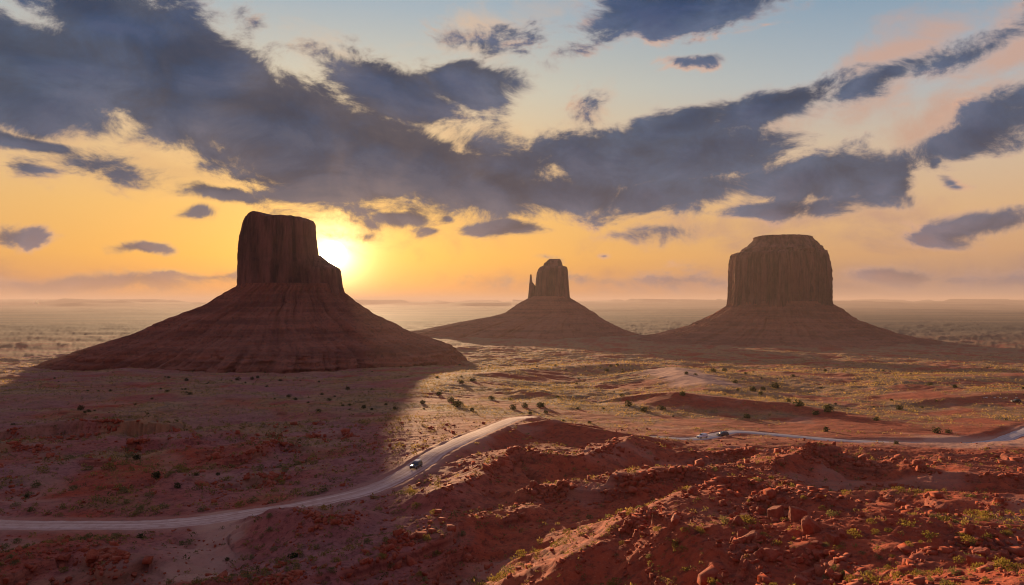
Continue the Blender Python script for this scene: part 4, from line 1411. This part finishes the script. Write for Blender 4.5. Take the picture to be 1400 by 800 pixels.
for i, (px_, py_, hw, lab) in enumerate(BOULD):
    x_, y_, z_ = hit(px_, py_)
    s = hw / F * y_ * 1.1
    o = put('boulder', block_mesh(600 + i, 4, 9, (1, 0.85, 1.25 if 'upright' in lab or 'tall' in lab else 0.85), 0.05, not ('round' in lab or 'egg' in lab)), x_, y_, z_ + 0.25 * s, s)
    tag(o, lab, 'boulder', 'boulders on the near slope')

HEAPS = [(1030, 735, 34, 46), (1040, 690, 30, 26), (1100, 760, 34, 40), (1120, 790, 26, 22), (1340, 770, 30, 18), (1010, 700, 26, 22), (955, 690, 40, 18), (980, 790, 30, 12), (880, 690, 30, 12), (735, 672, 30, 8), (80, 765, 60, 36), (150, 795, 50, 20)]
nb = 0
for (cx_, cy_, sp, cnt) in HEAPS:
    for _ in range(cnt):
        px_, py_ = random.gauss(cx_, sp * 0.6), min(random.gauss(cy_, sp * 0.4), 802)
        x_, y_, z_ = hit(px_, py_)
        s = min(1.1, random.lognormvariate(-1.1, 0.5)) * (0.8 if y_ < 70 else 1.15)
        o = put('boulder', random.choice(BLOCKS), x_, y_, z_ + 0.15 * s, s)
        o.rotation_euler = (random.uniform(-.5, .5), random.uniform(-.5, .5), random.uniform(0, 6.28))
        left = cx_ < 400
        tag(o, 'dark angular rock in the shaded rock field below the dirt road' if left else 'angular red rock lying among the broken ledges of the badlands', 'rock',
            'rocks below the dirt road' if left else 'rocks of the broken ledges')
        nb += 1

# pale stones that edge the parking terrace
for px_ in (1345, 1349, 1360, 1368, 1376, 1390):
    x_, y_, z_ = hit(px_, 544.5)
    o = put('kerb_stone', random.choice(BLOCKS), x_, y_, z_ + 0.2, random.uniform(0.6, 0.9), 0.5)
    o.data = o.data.copy()
    o.data.materials[0] = M_STONE = bpy.data.materials.get('pale_stone') or plain_mat('pale_stone', (0.55, 0.42, 0.34), 0.9)
    tag(o, 'pale stone in the row along the back of the sandy parking terrace', 'stone', 'stones edging the terrace')

# loose stones, and broken rock shed from the crests
g, x, y, z, v, rk, pl, r = scatter(80000, 46, 330, 27)
w = (0.08 + 0.6 * rk + 0.6 * sst(0.1, 0.7, fbm(x, y, 16, 4, 241, 0.6))) * (1 - 0.8 * pl)
keep = (g.uniform(0, 1, len(x)) < w) & visible(x, y, z + 0.3) & (road_dist(x, y) > 5)
i = np.nonzero(keep)[0]
s = np.clip(g.lognormal(-1.85, 0.65, len(i)), 0.06, 0.9) * (0.65 + 0.45 * sst(60, 260, r[i])) * (1 + 0.8 * rk[i])
X0, Y0, Z0 = x[i], y[i], z[i]
for ri, per in ((0, 500), (1, 300), (2, 600), (3, 900), (5, 500), (6, 300), (8, 200), (9, 500), (15, 160), (16, 160), (17, 160), (19, 160), (20, 160), (21, 160)):
    pw = np.array([P(*p) for p in RIDGES[ri][0]])
    pth = smooth_path(pw, 0.7)
    f = fbm(pth[:, 0], pth[:, 1], 14, 3, 261 + ri)
    pr = np.clip(0.1 + f, 0.02, None) ** 1.5
    jj = g.choice(len(pth), per, p=pr / pr.sum())
    off = np.abs(g.normal(0, 1.0, per)) * g.choice([1.0, 3.5], per, p=[0.65, 0.35])
    xx = pth[jj, 0] + g.normal(0, 0.6, per)
    yy = pth[jj, 1] - off + g.normal(0, 0.3, per)
    X0, Y0, Z0 = np.append(X0, xx), np.append(Y0, yy), np.append(Z0, zat(xx, yy))
    s = np.append(s, np.clip(g.lognormal(-1.2, 0.5, per), 0.12, 0.95) * (0.75 + 0.5 * sst(100, 200, yy)))
ok = road_dist(X0, Y0) > 4.5
X0, Y0, Z0, s = X0[ok], Y0[ok], Z0[ok], s[ok]
n = len(X0)
uv_ = np.array([(a_, b_, c_) for a_ in (-1, 1) for b_ in (-1, 1) for c_ in (-1, 1)], float) * 0.72
uf = np.array([(0, 1, 3, 2), (4, 6, 7, 5), (0, 4, 5, 1), (2, 3, 7, 6), (0, 2, 6, 4), (1, 5, 7, 3)])
V = (uv_[None] + g.uniform(-0.32, 0.32, (n, 8, 3))) * (g.uniform(0.55, 1.2, (n, 1, 3)) * np.array([1, 1, 0.75])) * s[:, None, None]
a = g.uniform(0, 6.28, n)
X = V[..., 0] * np.cos(a)[:, None] - V[..., 1] * np.sin(a)[:, None] + X0[:, None]
Y = V[..., 0] * np.sin(a)[:, None] + V[..., 1] * np.cos(a)[:, None] + Y0[:, None]
Zz = V[..., 2] + V[..., 0] * g.normal(0, 0.3, (n, 1)) + Z0[:, None] + 0.18 * s[:, None]
rb = mesh_np('rubble', np.stack([X, Y, Zz], -1).reshape(-1, 3), (uf[None] + (np.arange(n) * 8)[:, None, None]).reshape(-1, 4), 4, M_ROCK)
rb['kind'] = 'stuff'
print('rubble', n, 'boulders', nb, 'solo', n_solo)
